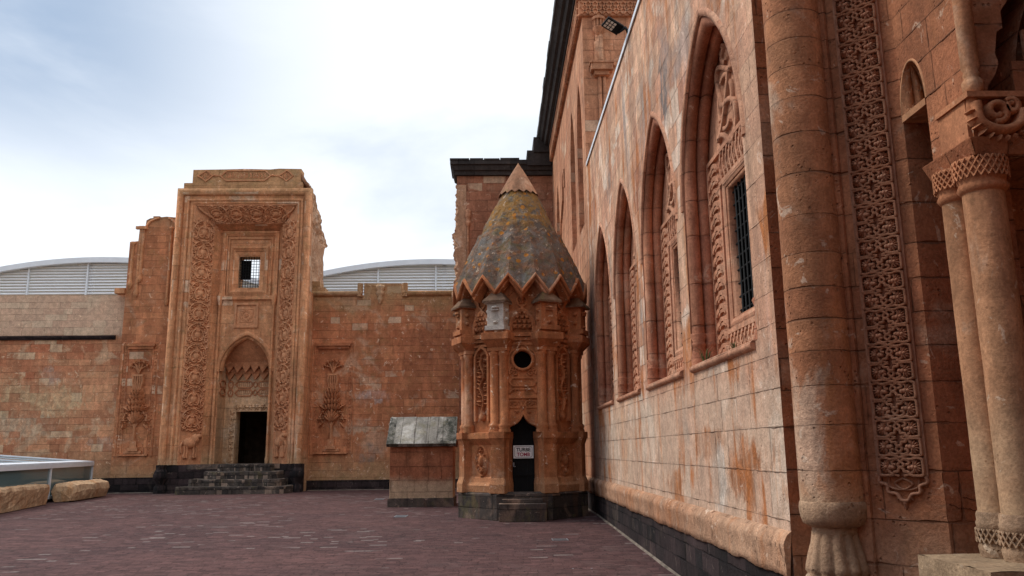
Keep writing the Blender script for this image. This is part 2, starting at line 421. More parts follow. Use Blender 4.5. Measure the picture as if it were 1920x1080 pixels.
M['hall_niche'] = stone('niche_stone', (0.356, 0.134, 0.079), (0.458, 0.207, 0.114), PALE, bw=.5, bh=.52, drum=True, joint=.008, var=.14, palecell=0, patch=.3, chips=.4, streak=.5, seed=2)
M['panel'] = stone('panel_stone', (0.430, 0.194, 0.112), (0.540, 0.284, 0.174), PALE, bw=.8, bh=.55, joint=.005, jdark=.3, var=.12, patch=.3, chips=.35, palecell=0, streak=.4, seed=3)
M['wing'] = stone('wing_stone', (0.440, 0.190, 0.103), (0.517, 0.260, 0.146), PALE, bw=.7, bh=.42, joint=.007, jdark=.3, var=.10, palecell=.03, patch=.35, chips=.3, grey=.1, streak=.5, cellmix=.25, seed=4)
M['far'] = stone('courtyard_stone', (0.389, 0.135, 0.062), (0.545, 0.227, 0.106), (.60, .41, .27), bw=.66, bh=.31, edged=.97, joint=.007, jdark=.26, var=.20, palecell=.022, patch=.45, chips=.9, streak=.35, zones=((1.8, .6, (.42, .27, .14), .7), (7.4, 9.2, (.35, .23, .11), .65)), lichen=.22, seed=5, spots=((tuple(at(700, 742, 37.4)), (.75, 2, .38), (.56, .42, .36), .9), (tuple(at(680, 800, 37.4)), (.8, 2, .4), (.62, .44, .30), .9), (tuple(at(690, 850, 37.4)), (.7, 2, .5), (.26, .23, .20), .6), (tuple(at(690, 676, 37.4)), (.4, 2, .2), (.60, .42, .29), .9), (tuple(at(800, 650, 37.4)), (1.6, 2, 1.4), (.33, .105, .052), .6)))
M['ruin'] = stone('ruined_wall_stone', (0.383, 0.139, 0.064), (0.522, 0.222, 0.104), (.60, .41, .27), bw=.66, bh=.34, edged=.97, joint=.008, jdark=.3, var=.24, palecell=.03, patch=.3, chips=.8, streak=.35, zones=((1.6, .7, (.40, .25, .13), .7), (11.6, 12.6, (.22, .16, .085), .5)), lichen=.25, seed=5)
M['far_left'] = stone('patched_courtyard_stone', (0.429, 0.155, 0.078), (0.580, 0.288, 0.150), (.64, .45, .28), bw=.66, bh=.33, edged=.97, joint=.007, jdark=.26, var=.28, palecell=.11, patch=.55, chips=.9, cellmix=.6, zones=((6.85, 7.15, (.60, .44, .31), .7), (1.9, .6, (.44, .29, .16), .6)), seed=6, spots=((tuple(at(60, 750, 37.4)), (2.6, 2, 1.1), (.62, .44, .25), .85), (tuple(at(40, 800, 37.4)), (1.8, 2, .7), (.60, .45, .30), .8), (tuple(at(200, 832, 37.4)), (.7, 2, .35), (.60, .47, .36), .9), (tuple(at(95, 705, 37.4)), (.5, 2, .5), (.56, .40, .31), .8)))
M['portal'] = stone('portal_stone', (0.506, 0.211, 0.096), (0.605, 0.297, 0.146), (.66, .46, .31), bw=.9, bh=.5, edged=.97, joint=.006, jdark=.3, var=.14, palecell=.03, patch=.35, chips=.7, streak=.4, zones=((12.9, 13.9, (.27, .19, .09), .5), (2.1, .9, (.48, .34, .20), .65)), lichen=.25, seed=7)
M['carve'] = stone('carved_stone', (0.506, 0.216, 0.105), (0.583, 0.286, 0.146), PALE, bw=0, patch=.2, chips=.35, streak=.25, bumpd=.012, seed=8)
M['carve_dark'] = stone('carved_red_stone', (0.404, 0.157, 0.075), (0.499, 0.224, 0.109), PALE, bw=0, patch=.15, chips=.3, streak=.2, bumpd=.010, seed=9)
M['pale'] = stone('pale_stone', (0.506, 0.290, 0.155), (0.594, 0.390, 0.232), (.62, .52, .41), bw=.8, bh=.5, joint=.006, jdark=.3, var=.12, palecell=0, patch=.3, seed=10)
M['rubble'] = stone('rubble_stone', (0.396, 0.200, 0.112), (0.572, 0.360, 0.224), (.62, .50, .40), bw=0, patch=.5, chips=.6, bumpd=.08, pits=.8, seed=11)
M['basalt'] = stone('dark_basalt', (.014, .012, .012), (.046, .030, .029), (.18, .13, .10), bw=.55, bh=.27, joint=.010, jdark=.8, var=.5, cellmix=.8, palecell=.0, patch=.2, chips=.3, streak=.4, seed=12)
M['basalt_worn'] = stone('worn_basalt', (.036, .030, .027), (.115, .088, .072), (.26, .17, .12), bw=.8, bh=.32, joint=.010, var=.3, palecell=.05, patch=.6, chips=.8, rust=.25, rustcol=(.20, .09, .045), lichen=.3, seed=13)
M['cornice'] = stone('dark_cornice_stone', (.026, .022, .021), (.055, .045, .040), (.14, .12, .10), bw=1.1, bh=3., joint=.015, jdark=.7, var=.3, palecell=0, patch=.15, chips=.2, seed=14)
M['tomb'] = stone('tomb_stone', (0.325, 0.105, 0.043), (0.440, 0.175, 0.073), (.58, .42, .29), bw=0, patch=.32, chips=.85, streak=.55, zones=((1.3, .8, (.44, .25, .13), .5),), lichen=.15, bumpd=.025, pits=.5, seed=15)
M['fg'] = stone('portal_block_stone', (0.314, 0.115, 0.055), (0.396, 0.165, 0.079), (.50, .36, .25), bw=.75, bh=.335, joint=.008, jdark=.6, edged=.9, var=.24, palecell=0, patch=.4, chips=.5, streak=.35, cellmix=.6, rust=.2, rustcol=(.30, .12, .04), zones=((1.3, .7, (.40, .25, .155), .5),), bumpd=.028, pits=.6, seed=16)
M['drum'] = stone('column_drum_stone', (0.347, 0.140, 0.067), (0.462, 0.215, 0.105), (.54, .42, .31), bw=.75, bh=.335, drum=True, joint=.006, jdark=.5, edged=.93, var=.22, palecell=0, patch=.5, chips=.5, rust=.35, rustcol=(.36, .15, .05), streak=.4, grey=.12, cellmix=.6, zones=((1.55, 1.0, (.50, .37, .245), .75),), bumpd=.028, pits=.6, seed=16)
M['shaft'] = stone('shaft_stone', (0.385, 0.175, 0.086), (0.462, 0.240, 0.125), (.58, .46, .34), bw=0, patch=.5, chips=.4, streak=.6, zones=((2.3, 1.0, (.50, .36, .22), .6),), bumpd=.012, pits=.12, seed=17)
M['bench'] = stone('bench_stone', (.28, .185, .11), (.38, .27, .165), (.46, .36, .25), bw=0, patch=.3, chips=.4, bumpd=.03, seed=18)
M['block'] = stone('loose_block_stone', (.40, .22, .115), (.52, .36, .22), (.60, .46, .29), bw=0, patch=.5, chips=.5, rust=.5, rustcol=(.36, .15, .045), bumpd=.05, pits=.6, seed=19)
M['shed'] = stone('shed_stone', (.29, .10, .050), (.37, .15, .075), (.54, .37, .25), bw=.6, bh=.36, joint=.007, jdark=.25, var=.12, palecell=0, patch=.12, chips=.7, streak=.4, zones=((.95, .6, (.46, .33, .21), .85),), seed=20)
M['paver'] = stone('brick_paver', (.062, .031, .030), (.098, .047, .042), (.19, .15, .135), bw=.24, bh=.115, joint=.006, jdark=.5, var=.5, palecell=.022, patch=.08, chips=.15, streak=0, grey=0, bumpd=.010, seed=21, pits=.15)
M['earth'] = flat('dry_earth', (.22, .17, .12), .95, 0, .1, .3)
M['steel_white'] = flat('pale_painted_metal', (.66, .70, .74), .4, 0, .5, .04)
M['roof_skin'] = flat('grey_roof_sheet', (.50, .54, .57), .5, 0, .4, .05)
M['slat'] = flat('louvre_slat_metal', (.80, .82, .84), .45, 0, .4, .03)
M['black_iron'] = flat('black_iron', (.010, .010, .010), .8, 0, .15, .2)
M['dark'] = flat('painted_dark_interior', (.010, .009, .009), .95, 0, .05)  # near-black paint: the darkness inside openings is put into the colour
M['passage'] = flat('dim_passage_stone', (.12, .085, .06), .95, 0, .05, .3)
M['grey_metal'] = flat('grey_metal', (.22, .23, .24), .45, .6, .4, .1)
def glass_mat():
    t = NT('tinted_glass'); t.bs.inputs['Base Color'].default_value = (.10, .155, .165, 1); t.bs.inputs['Roughness'].default_value = .06
    t.bs.inputs['Specular IOR Level'].default_value = .5; return t.mat
M['glass'] = glass_mat()

# ------------------------------------------------------------------ ground and pavement (structure)
def gz(y): return min(0., (y-21.5)*.0165)
g = MB(); g.add([(-900, -900, -.75), (900, -900, -.75), (900, 1500, -.75), (-900, 1500, -.75)], [(0, 1, 2, 3)])
tag(g.build('ground', M['earth']), kind='structure')
g = MB(); ys = [-14, -8, -2, 2, 6, 10, 14, 18, 21.5, 26, 30, 34, 38]; xs = [-46, -36, -28, -20, -14, -8, -4, 0, 4.5]
g.add([(x, y, gz(y)) for y in ys for x in xs], [(j*9+i, j*9+i+1, j*9+i+10, j*9+i+9) for j in range(len(ys)-1) for i in range(8)])
tag(g.build('pavement', M['paver']), kind='structure')

# ------------------------------------------------------------------ shared ornament
def bouquet(mb, F, c, v0, v1, w, h=.10, rnd=None):
    rnd = rnd or random.Random(3); H = v1-v0; V = lambda t: v0+t*H
    mb.fbox(F, c-.30*w, c+.30*w, V(0), V(.025), 0, h*.5); mb.fbox(F, c-.18*w, c+.18*w, V(.025), V(.06), 0, h*.8)
    mb.fbox(F, c-.11*w, c+.11*w, V(.06), V(.13), 0, h*.6)
    mb.rib(F, [(c, V(.13)), (c-.01, V(.24)), (c+.01, V(.36))], .05*w, h*.7)
    for a in (-62, -40, -20, 0, 20, 40, 62): mb.leaf(F, c, V(.31), R(90+a*.8), H*(.17-.0008*abs(a)), .15*w, h*1.1, h*.25)
    for sx in (-1, 1):
        mb.rib(F, cr([(c, V(.26)), (c+sx*.16*w, V(.36)), (c+sx*.34*w, V(.42)), (c+sx*.42*w, V(.36))], 4), .028*w, h*.6)
        mb.flower(F, c+sx*.40*w, V(.345), .13*w, h*.9, 0, 6); mb.flower(F, c+sx*.30*w, V(.42), .12*w, h*1.0, 0, 6)
        mb.leaf(F, c+sx*.2*w, V(.44), R(90-sx*55), .10*H, .13*w, h*1.2); mb.leaf(F, c+sx*.3*w, V(.31), R(-90+sx*40), .08*H, .10*w, h)
        mb.flower(F, c+sx*.24*w, V(.50), .11*w, h*1.1, 0, 6)
    for k, (t, nn, ww) in enumerate(((.44, 5, .40), (.50, 5, .44), (.56, 5, .40), (.61, 4, .30))):
        for i in range(nn):
            x = (i-(nn-1)/2)/(nn/2)*ww*.5*w
            mb.leaf(F, c+x, V(t), R(90-40*x/(.3*w)), .09*H, .14*w, h*1.25, h*(.2+.1*(k % 2)))
    for i in range(5): mb.rib(F, [(c+(i-2)*.055*w, V(.67)), (c+(i-2)*.085*w, V(.76)), (c+(i-2)*.075*w, V(.82))], .042*w, h*1.1)
    mb.fbox(F, c-.19*w, c+.19*w, V(.815), V(.835), 0, h*1.0)
    for a in (-70, -35, 0, 35, 70):
        mb.rib(F, cr([(c, V(.84)), (c+.10*w*math.sin(R(a)), V(.90)), (c+.30*w*math.sin(R(a)), V(.90+.07*math.cos(R(a))))], 4), .025*w, h*.7)
        mb.flower(F, c+.31*w*math.sin(R(a)), V(.90+.075*math.cos(R(a))), .085*w, h, 0, 6)

def arabesque(mb, F, c, w, v, H, h=.09, flip=1, r=.035, seed=0):
    # one period of the palmette band: lotus bud, paired crescents, fans of leaves, linking stems
    rr = random.Random(int(v*100)+seed); J = lambda a: a+.05*(rr.random()-.5)
    q = lambda x, y: (c+J(x)*w/2*flip, v+(J(y)+1)/2*H)
    g = lambda L_, n=4: cr([q(x, y) for x, y in L_], n)
    b = q(0, -.1); mb.boss(F, b[0], b[1], .17*w, h*1.1, 0, 9, .20*H)
    for a in (-140, -90, -40): mb.leaf(F, b[0], b[1]-.06*H, R(a), .26*H, .16*w, h*.9)
    for a in (60, 90, 120): mb.leaf(F, b[0], b[1]+.08*H, R(a), .24*H, .15*w, h*1.2)
    for s_ in (-1, 1):
        X = lambda L_: [(s_*x, y) for x, y in L_]
        mb.rib(F, g(X([(.10, -.62), (.42, -.55), (.55, -.1), (.35, .3), (.15, .42)])), r*1.25, h)
        mb.rib(F, g(X([(.12, .98), (.55, .80), (.88, .40), (.75, .05), (.62, .18), (.66, .36)])), r*1.1, h)
        mb.rib(F, g(X([(.97, .05), (.72, -.15), (.66, -.5), (.84, -.72), (.95, -.5), (.82, -.42)])), r*1.05, h*.9)
        mb.rib(F, g(X([(.05, -.98), (.30, -.86), (.5, -.92)])), r, h*.9)
        for a, ln, x, y in ((15, .26, .22, .55), (45, .30, .2, .62), (75, .26, .15, .66), (-30, .2, .5, .5), (5, .18, .62, -.28), (-50, .18, .45, -.62), (30, .16, .8, .62)):
            p = q(s_*x, y); mb.leaf(F, p[0], p[1], R(a) if s_*flip > 0 else R(180-a), ln*H*(.8+.4*rr.random()), .12*w, h*1.1)
        p = q(s_*.72, -.80); mb.flower(F, p[0], p[1], .11*w, h, 0, 5)
        p = q(s_*.80, .2); mb.boss(F, p[0], p[1], .07*w, h, 0, 6)

# ------------------------------------------------------------------ far portal
YP = 36.2
FP = Frame((0, YP, 0), (1, 0, 0), (0, -1, 0))
portal = thing('stone_portal', 'tall carved ochre gateway portal with stepped top, dark doorway and small barred window', 'portal', (-11.4, YP, 0))
XL, XR, ZT = -13.72, -9.0, 12.92          # opening of the carved recess
b = MB()
def ptop(u): return ZT
wall_open(b, FP, -14.55, -8.38, .0, 13.7, [(XL, XR, 0., ptop)])
b.poly([(-14.55, YP, 0), (-14.55, 39.0, 0), (-14.55, 39.0, 13.7), (-14.55, YP, 13.7)])
b.poly([(-8.38, YP, 0), (-8.38, 39.0, 0), (-8.38, 39.0, 8.9), (-8.38, YP, 8.9)])
b.poly([(-8.38, YP, 8.9), (-8.38, 36.5, 8.9), (-8.38, 36.5, 13.7), (-8.38, YP, 13.7)])
b.poly([(-14.55, 39.0, 4.1), (-8.38, 39.0, 4.1), (-8.38, 39.0, 8.8), (-14.55, 39.0, 8.8)])
b.fprism(FP, [(-14.30, 13.7), (-8.86, 13.7), (-8.86, 14.02), (-14.30, 13.97)], -.9, -.05)
tp = [(-13.96, 13.97), (-8.97, 14.0), (-8.95, 14.68), (-10.0, 14.70), (-10.4, 14.66), (-11.6, 14.69), (-12.4, 14.67), (-13.96, 14.65)]
b.fprism(FP, tp, -.75, -.16)
pbody = b.build('wall', M['portal'], portal)
# mouldings of the outer frame: fat roll on three sides, thin fillet inside it
roll = [(-.17*math.cos(PI*i/10), .17*math.sin(PI*i/10)*1.1) for i in range(11)]
b = MB(); b.mould(FP, [(-8.55, 1.2), (-8.55, 13.5), (-14.37, 13.5), (-14.37, 1.2)], roll)
b.build('roll_moulding', M['portal'], portal)
b = MB()
small = [(-.07*math.cos(PI*i/8), .08*math.sin(PI*i/8)) for i in range(9)]
b.mould(FP, [(-8.80, 1.2), (-8.80, 13.12), (-12.0, 13.12)], small); b.mould(FP, [(-12.02, 13.12), (-14.0, 13.12), (-14.0, 1.2)], small)
b.mould(FP, [(-8.94, 1.2), (-8.94, 13.0), (-13.82, 13.0), (-13.82, 1.2)], [(-.05, 0), (-.05, .04), (.05, .04), (.05, 0)], smooth=False)
b.build('fillet_moulding', M['portal'], portal)
for x in (-14.37, -8.55):
    b = MB(); b.lathe((x, YP-.02, 0), [(.26, .0), (.26, .28), (.20, .34), (.20, .42), (.31, .60), (.32, .78), (.24, .98), (.19, 1.03), (.22, 1.09), (.22, 1.2)], 16)
    b.build('column_base', M['basalt'], portal)
# splayed carved bands
dk, wk = .61, .79; WR = math.hypot(dk, wk)
FL = Frame((XL, YP, 0), (wk, dk, 0), (dk, -wk, 0)); FRr = Frame((XR, YP, 0), (-wk, dk, 0), (-dk, -wk, 0))
FT = Frame((0, YP, ZT), (1, 0, 0), (0, -wk, -dk), (0, dk, -wk))
ri = WR
for F_, fl in ((FL, 1), (FRr, -1)):
    b = MB(); b.poly([F_.p(0, 0), F_.p(WR, 0), F_.p(WR, ZT-wk), F_.p(0, ZT)])
    for e in (.04, WR-.04): b.rib(F_, [(e, 1.3), (e, ZT-.1-wk*(e/WR))], .03, .03)
    n = 10; z0, z1 = 2.62, ZT-.75
    for i in range(n):
        arabesque(b, F_, WR/2, WR*.94, z0+(z1-z0)*i/n, (z1-z0)/n*1.04, .085, fl, .032, i)
    b.build('carved_band', M['carve'], portal)
    a = MB()   # the small beast carved below the band
    s_ = fl
    U = lambda x: WR/2+x*.36
    a.boss(F_, U(0), 2.12, .36, .17, 0, 12, .25); a.boss(F_, U(.55*s_), 2.28, .20, .18, 0, 10, .26); a.boss(F_, U(.95*s_), 2.42, .14, .20, 0, 8, .13)
    for x in (-.75, -.45, .35, .65): a.rib(F_, [(U(x), 2.0), (U(x+.08), 1.75), (U(x-.02), 1.52)], .055, .12); a.boss(F_, U(x+.05), 1.5, .07, .12, 0, 6)
    a.rib(F_, cr([(U(-.9), 2.2), (U(-1.15), 2.0), (U(-1.05), 1.7)], 4), .04, .1)
    a.leaf(F_, U(.85*s_), 2.52, R(110), .12, .08, .2); a.leaf(F_, U(1.0*s_), 2.52, R(70), .12, .08, .2)
    for i in range(6): a.leaf(F_, U(.3*s_+.06*i*s_), 2.12+.05*i, R(-100+20*s_), .2, .09, .22)
    a.build('beast_relief', M['carve'], portal)
b = MB(); b.poly([FT.p(XL, 0), FT.p(XR, 0), FT.p(XR-wk, WR), FT.p(XL+wk, WR)])
FT2 = Frame((0, YP, ZT), (0, dk, -wk), (0, -wk, -dk), (1, 0, 0))
n = 4
for i in range(n): arabesque(b, FT2, WR/2, WR*.9, XL+.55+(XR-XL-1.1)*i/n, (XR-XL-1.1)/n, .085, 1 if i % 2 else -1, .034, i)
for x0, x1 in ((XL+.15, XL+.75), (XR-.15, XR-.75)):
    b.rib(FT2, cr([(.12, x0), (.35, (x0*2+x1)/3), (.65, x1), (.8, x1)], 4), .05, .1); b.leaf(FT2, .25, x0+(x1-x0)*.7, R(10), .5, .2, .12)
b.rib(FT, [(XL+.1, .05), (XR-.1, .05)], .03, .04); b.rib(FT, [(XL+wk-.05, WR-.05), (XR-wk+.05, WR-.05)], .03, .04)
b.build('carved_band', M['carve'], portal)
# plain reveal behind the carved band and the inner wall with its pointed niche
YI = 37.2; FI = Frame((0, YI, 0), (1, 0, 0), (0, -1, 0))
xl, xr, zt = XL+wk, XR-wk, ZT-wk; xi, xj, zi = -12.72, -10.04, 11.92
yb = YP+dk
b = MB()
for p, q in (((xl, zt), (xi, zi)), ((xr, zt), (xj, zi))): b.poly([(p[0], yb, 0), (q[0], YI, 0), (q[0], YI, q[1]), (p[0], yb, p[1])])
b.poly([(xl, yb, zt), (xr, yb, zt), (xj, YI, zi), (xi, YI, zi)])
AC, AW, ASP, AAP = -11.31, 1.17, 5.45, 6.95
wc, wh, wz0, wz1 = -11.38, .48, 9.18, 10.68
wall_open(b, FI, xi, xj, 0, 8.5, [(AC-AW, AC+AW, 0., lambda u: arch_z(AC, AW, ASP, AAP, u))])
wall_open(b, FI, xi, xj, 8.5, zi, [(wc-wh, wc+wh, wz0, lambda u: wz1)])
pin = b.build('recess_wall', M['portal'], portal)
# small thin columns in the corners of the recess
b = MB()
for x in (xi+.10, xj-.10): b.lathe((x, YI-.07, 0), [(.07, 1.2), (.09, 1.4), (.06, 1.5), (.06, 8.3), (.09, 8.4), (.12, 8.6), (.14, 8.75), (.05, 8.95)], 10)
b.build('corner_shaft', M['portal'], portal)
# window: nested frames, sill, iron grille
wf = MB()
def rectp(c, hw, z0, z1): return [(c-hw, z0), (c+hw, z0), (c+hw, z1), (c-hw, z1)]
bead = [(-.05, 0), (-.05, .05), (0, .09), (.05, .05), (.05, 0)]
wf.mould(FI, rectp(wc+.06, 1.20, 8.72, 11.78), [(-.10, 0), (-.10, .12), (.02, .12), (.05, .07), (.10, .07), (.10, 0)], True, False)
wf.mould(FI, rectp(wc+.03, 1.0, 8.85, 11.55), bead, True)
wf.mould(FI, rectp(wc, .78, 8.98, 11.06), [(-.10, 0), (-.10, .09), (0, .12), (.06, .07), (.12, .05), (.12, 0)], True, False)
wf.mould(FI, rectp(wc, .60, 9.08, 10.82), [(-.09, 0), (-.09, .06), (.10, .02), (.10, 0)], True, False)
win = wf.build('window', M['portal'], portal)
rv = MB()
for (x0, z0), (x1, z1) in zip(rectp(wc, wh, wz0, wz1), rectp(wc, wh, wz0, wz1)[1:]+[(wc-wh, wz0)]): rv.poly([(x0, YI, z0), (x1, YI, z1), (x1, YI+.7, z1), (x0, YI+.7, z0)])
rv.build('reveal', M['pale'], win)
gr = MB()
for i in range(8): x = wc-wh+.06+i*(2*wh-.12)/7; gr.tube([(x, YI+.10, wz0), (x, YI+.10, wz1)], .013, 5)
for i in range(11): z = wz0+.08+i*(wz1-wz0-.16)/10; gr.tube([(wc-wh, YI+.12, z), (wc+wh, YI+.12, z)], .013, 5)
gr.build('grille', M['black_iron'], win)
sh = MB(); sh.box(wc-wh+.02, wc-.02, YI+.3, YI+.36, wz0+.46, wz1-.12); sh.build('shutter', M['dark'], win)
# square panel
cp = MB(); cp.mould(FI, rectp(-11.39, .50, 7.36, 8.42), [(-.05, 0), (-.05, .08), (.05, .08), (.07, 0)], True, False)
cp.fbox(FI, -11.86, -10.92, 7.40, 8.38, -.0, .012)
for k in range(4): cp.rib(FI, [(-11.39+.42*math.cos(PI/4+k*PI/2), 7.89+.42*math.sin(PI/4+k*PI/2)), (-11.39+.42*math.cos(PI/4+(k+1)*PI/2), 7.89+.42*math.sin(PI/4+(k+1)*PI/2))], .02, .03, .012)
for k in range(3): cp.rib(FI, cr([(-11.39+(.18+.1*(j % 2))*math.cos(k*2.1+j*PI/4), 7.89+(.18+.1*(j % 2))*math.sin(k*2.1+j*PI/4)) for j in range(8)], 3, True), .02, .035, .012, True)
cp.flower(FI, -11.39, 7.89, .12, .05, .012)
cp.build('carved_panel', M['carve'], portal)
# pointed niche
YB = 38.25; FB = Frame((0, YB, 0), (1, 0, 0), (0, -1, 0))
out = [(AC-AW, 0)]+pointed(AC, AW, ASP, AAP)+[(AC+AW, 0)]
b = MB(); strip2(b, [(x, YI, z) for x, z in out], [(x, YB, z) for x, z in out])
wall_open(b, FB, AC-AW, AC+AW, 0, 8, [(-11.90, -10.43, 1.2, lambda u: 3.57)])
niche = b.build('doorway_niche', M['pale'], portal)
b = MB(); b.mould(FI, pointed(AC, AW, ASP-.15, AAP), [(.0, -.02), (.0, .05), (.06, .07), (.16, .07), (.20, .0)])
b.mould(FI, [(x, z) for x, z in pointed(AC, AW-.02, ASP-.1, AAP-.03)], [(-.10, -.25), (-.10, -.05), (.0, .0)])
b.build('arch_moulding', M['portal'], niche)
mq = MB()       # stalactite vault: tiers of small hanging cells and a soffit of tilted rows
for k, (z, y) in enumerate(((5.16, YB-.10), (5.50, YB-.28))):
    wz = AW*math.sqrt(max(.05, 1-(max(0, z-5.4)/1.75)**1.6)); nn = max(3, int(2*wz/.38)); cw = 2*wz/nn
    mq.box(AC-wz, AC+wz, y-.02, YB, z+.14, z+.36)
    for i in range(nn):
        x = AC-wz+cw*(i+.5)
        mq.add([(x-cw/2, y, z+.15), (x+cw/2, y, z+.15), (x, y-.08, z-.18), (x-cw*.35, YB, z+.0), (x+cw*.35, YB, z+.0)], [(0, 1, 2), (0, 2, 3), (1, 4, 2)])
        mq.add([(x-cw/2, y-.03, z+.15), (x-cw*.3, y-.03, z+.34), (x, y-.03, z+.42), (x+cw*.3, y-.03, z+.34), (x+cw/2, y-.03, z+.15), (x, y+.1, z+.18)], [(0, 1, 5), (1, 2, 5), (2, 3, 5), (3, 4, 5)])
mq.grid(lambda fu, fv: (AC+(fu*2-1)*AW*1.02*max(0, math.cos(fv*PI/2*.97))**.8, YB-.30-.72*math.sin(fv*PI/2)*(1-.1*abs(fu*2-1)), 5.82+(AAP+.05-5.82)*math.sin(fv*PI/2)), 20, 10)
mq.build('stalactite_vault', M['carve_dark'], niche)
ib = MB()
for zc in (4.42, 4.80):
    for cx, hw in ((-12.25, .12), (-11.62, .42), (-10.62, .42)):
        o = [(cx-hw, zc), (cx-hw+.15*min(1, hw/.3), zc+.15), (cx+hw-.15*min(1, hw/.3), zc+.15), (cx+hw, zc), (cx+hw-.15*min(1, hw/.3), zc-.15), (cx-hw+.15*min(1, hw/.3), zc-.15)]
        ib.mould(FB, o, [(-.025, 0), (-.025, .04), (.025, .04), (.025, 0)], True, False)
        rr = random.Random(int(cx*100+zc*7))
        for i in range(int(hw*22)):
            x = cx-hw+.1+i*.09
            if x < cx+hw-.08: ib.rib(FB, cr([(x, zc-.09), (x+.03*rr.random(), zc+.02), (x+.06*(rr.random()-.3), zc+.1)], 3), .012, .02)
    ib.mould(FB, [(-11.12+.13*math.cos(k*PI/2), zc+.13*math.sin(k*PI/2)) for k in range(4)], [(-.02, 0), (-.02, .04), (.02, .04), (.02, 0)], True, False)
FS = Frame((AC-AW, 0, 0), (0, 1, 0), (1, 0, 0))
for zc in (4.42, 4.80): ib.mould(FS, [(YI+.15, zc), (YI+.3, zc+.15), (YB-.3, zc+.15), (YB-.12, zc), (YB-.3, zc-.15), (YI+.3, zc-.15)], [(-.025, 0), (-.025, .04), (.025, .04), (.025, 0)], True, False)
ib.build('inscription_band', M['carve_dark'], niche)
df = MB()
df.mould(FB, [(-12.08, 1.2), (-12.08, 3.72), (-10.2, 3.72)], [(-.17, 0), (-.17, .12), (.17, .12), (.17, 0)], False, False)
for z in [1.35+.27*i for i in range(9)]: df.flower(FB, -12.08, z, .13, .07, .12, 5); df.rib(FB, cr([(-12.18, z-.1), (-12.0, z), (-12.18, z+.12)], 3), .025, .05, .12)
for x in [-11.85+.29*i for i in range(6)]: df.flower(FB, x, 3.74, .15, .08, .12, 6); df.mould(FB, arc(x, 3.74, .14, PI*1.05, PI*1.95, 6), [(-.02, 0), (0, .06), (.02, 0)], False)
df.build('door_frame', M['pale'], niche)
dr = MB(); x0, x1 = -11.90, -10.43
dr.add([(x0, YB, 1.2), (x1, YB, 1.2), (x1, YB, 3.57), (x0, YB, 3.57), (x0, YB+.5, 1.2), (x1, YB+.5, 1.2), (x1, YB+.5, 3.57), (x0, YB+.5, 3.57)], [(0, 4, 7, 3), (1, 5, 6, 2), (3, 2, 6, 7), (0, 1, 5, 4)])
dr.build('door_reveal', M['pale'], niche)
dr = MB(); dr.add([(x0-1, YB+.5, .9), (x1+1, YB+.5, .9), (x1+1, YB+.5, 4), (x0-1, YB+.5, 4), (x0-1, 43, .9), (x1+1, 43, .9), (x1+1, 43, 4), (x0-1, 43, 4)], [(0, 4, 7, 3), (1, 5, 6, 2), (3, 2, 6, 7), (0, 1, 5, 4), (4, 5, 6, 7)])
dr.box(-10.95, -10.78, 41.5, 41.7, 1.0, 3.3)
dr.build('dark_passage', M['passage'], niche)
# top block cartouches
FTB = Frame((0, YP+.16, 0), (1, 0, 0), (0, -1, 0))
b = MB(); lp = [(-.025, 0), (-.025, .05), (.025, .05), (.025, 0)]
b.mould(FTB, [(-12.66, 14.33), (-12.40, 14.58), (-10.62, 14.60), (-10.36, 14.35), (-10.62, 14.12), (-12.40, 14.10)], lp, True, False)
for cx in (-13.35, -9.62): b.mould(FTB, [(cx-.36, 14.34), (cx-.12, 14.5), (cx, 14.6), (cx+.14, 14.5), (cx+.30, 14.34), (cx+.14, 14.2), (cx, 14.08), (cx-.12, 14.2)], lp, True, False)
for x0, x1 in ((-13.02, -12.70), (-10.32, -10.02)): b.rib(FTB, [(x0, 14.36), (x1, 14.35)], .03, .04); b.boss(FTB, (x0+x1)/2-.1, 14.37, .06, .06)
rr = random.Random(5)
for cx, hw, n in ((-11.5, .95, 26), (-13.35, .2, 7), (-9.62, .2, 7)):
    for i in range(n):
        x = cx-hw+2*hw*i/n
        b.rib(FTB, cr([(x, 14.2+.05*rr.random()), (x+.08*rr.random(), 14.33+.05*rr.random()), (x+.06*(rr.random()-.5), 14.5)], 3), .017, .03)
b.build('inscription_cartouche', M['carve'], portal)
# broken rubble core behind the right edge
b = MB()
def ymax(z):
    for (z0, y0), (z1, y1) in zip(((6, 39.6), (11.6, 39.7), (12.0, 40.3), (12.6, 39.6), (13.3, 38.6), (13.9, 37.6), (14.3, 36.9)), ((11.6, 39.7), (12.0, 40.3), (12.6, 39.6), (13.3, 38.6), (13.9, 37.6), (14.3, 36.9), (14.6, 36.6))):
        if z <= z1: return y0+(y1-y0)*max(0, (z-z0))/(z1-z0)
    return 36.6
def rub(fu, fv):
    z = 8.3+fv*6.2; y = 36.42+fu*(ymax(z)-36.42)
    nv = noise.noise(Vector((y*1.3, z*1.3, 3)))*.22+noise.noise(Vector((y*3.5, z*3.5, 9)))*.13+noise.noise(Vector((y*8, z*8, 2)))*.05
    k = min(1, fu*6)*(1 if z > 11.8 else .35)
    return (-8.40-.12*k+nv*k-(max(0, z-13.6)*.6), y, z+noise.noise(Vector((y*2, 5, 1)))*.15*min(1, fv*3))
b.grid(rub, 36, 60)
def rub2(fu, fv):
    z = 8.3+fv*6.2; y = ymax(z); q = rub(1, fv)
    return (q[0]-fu*1.4, y+.15*noise.noise(Vector((fu*7, z*2, 1))), q[2])
b.grid(rub2, 10, 60)
def rub3(fu, fv):
    q = rub(fv, 1); return (q[0]-fu*1.4, q[1], q[2]-.1*fu)
b.grid(rub3, 8, 20)
b.build('broken_core', M['rubble'], portal)
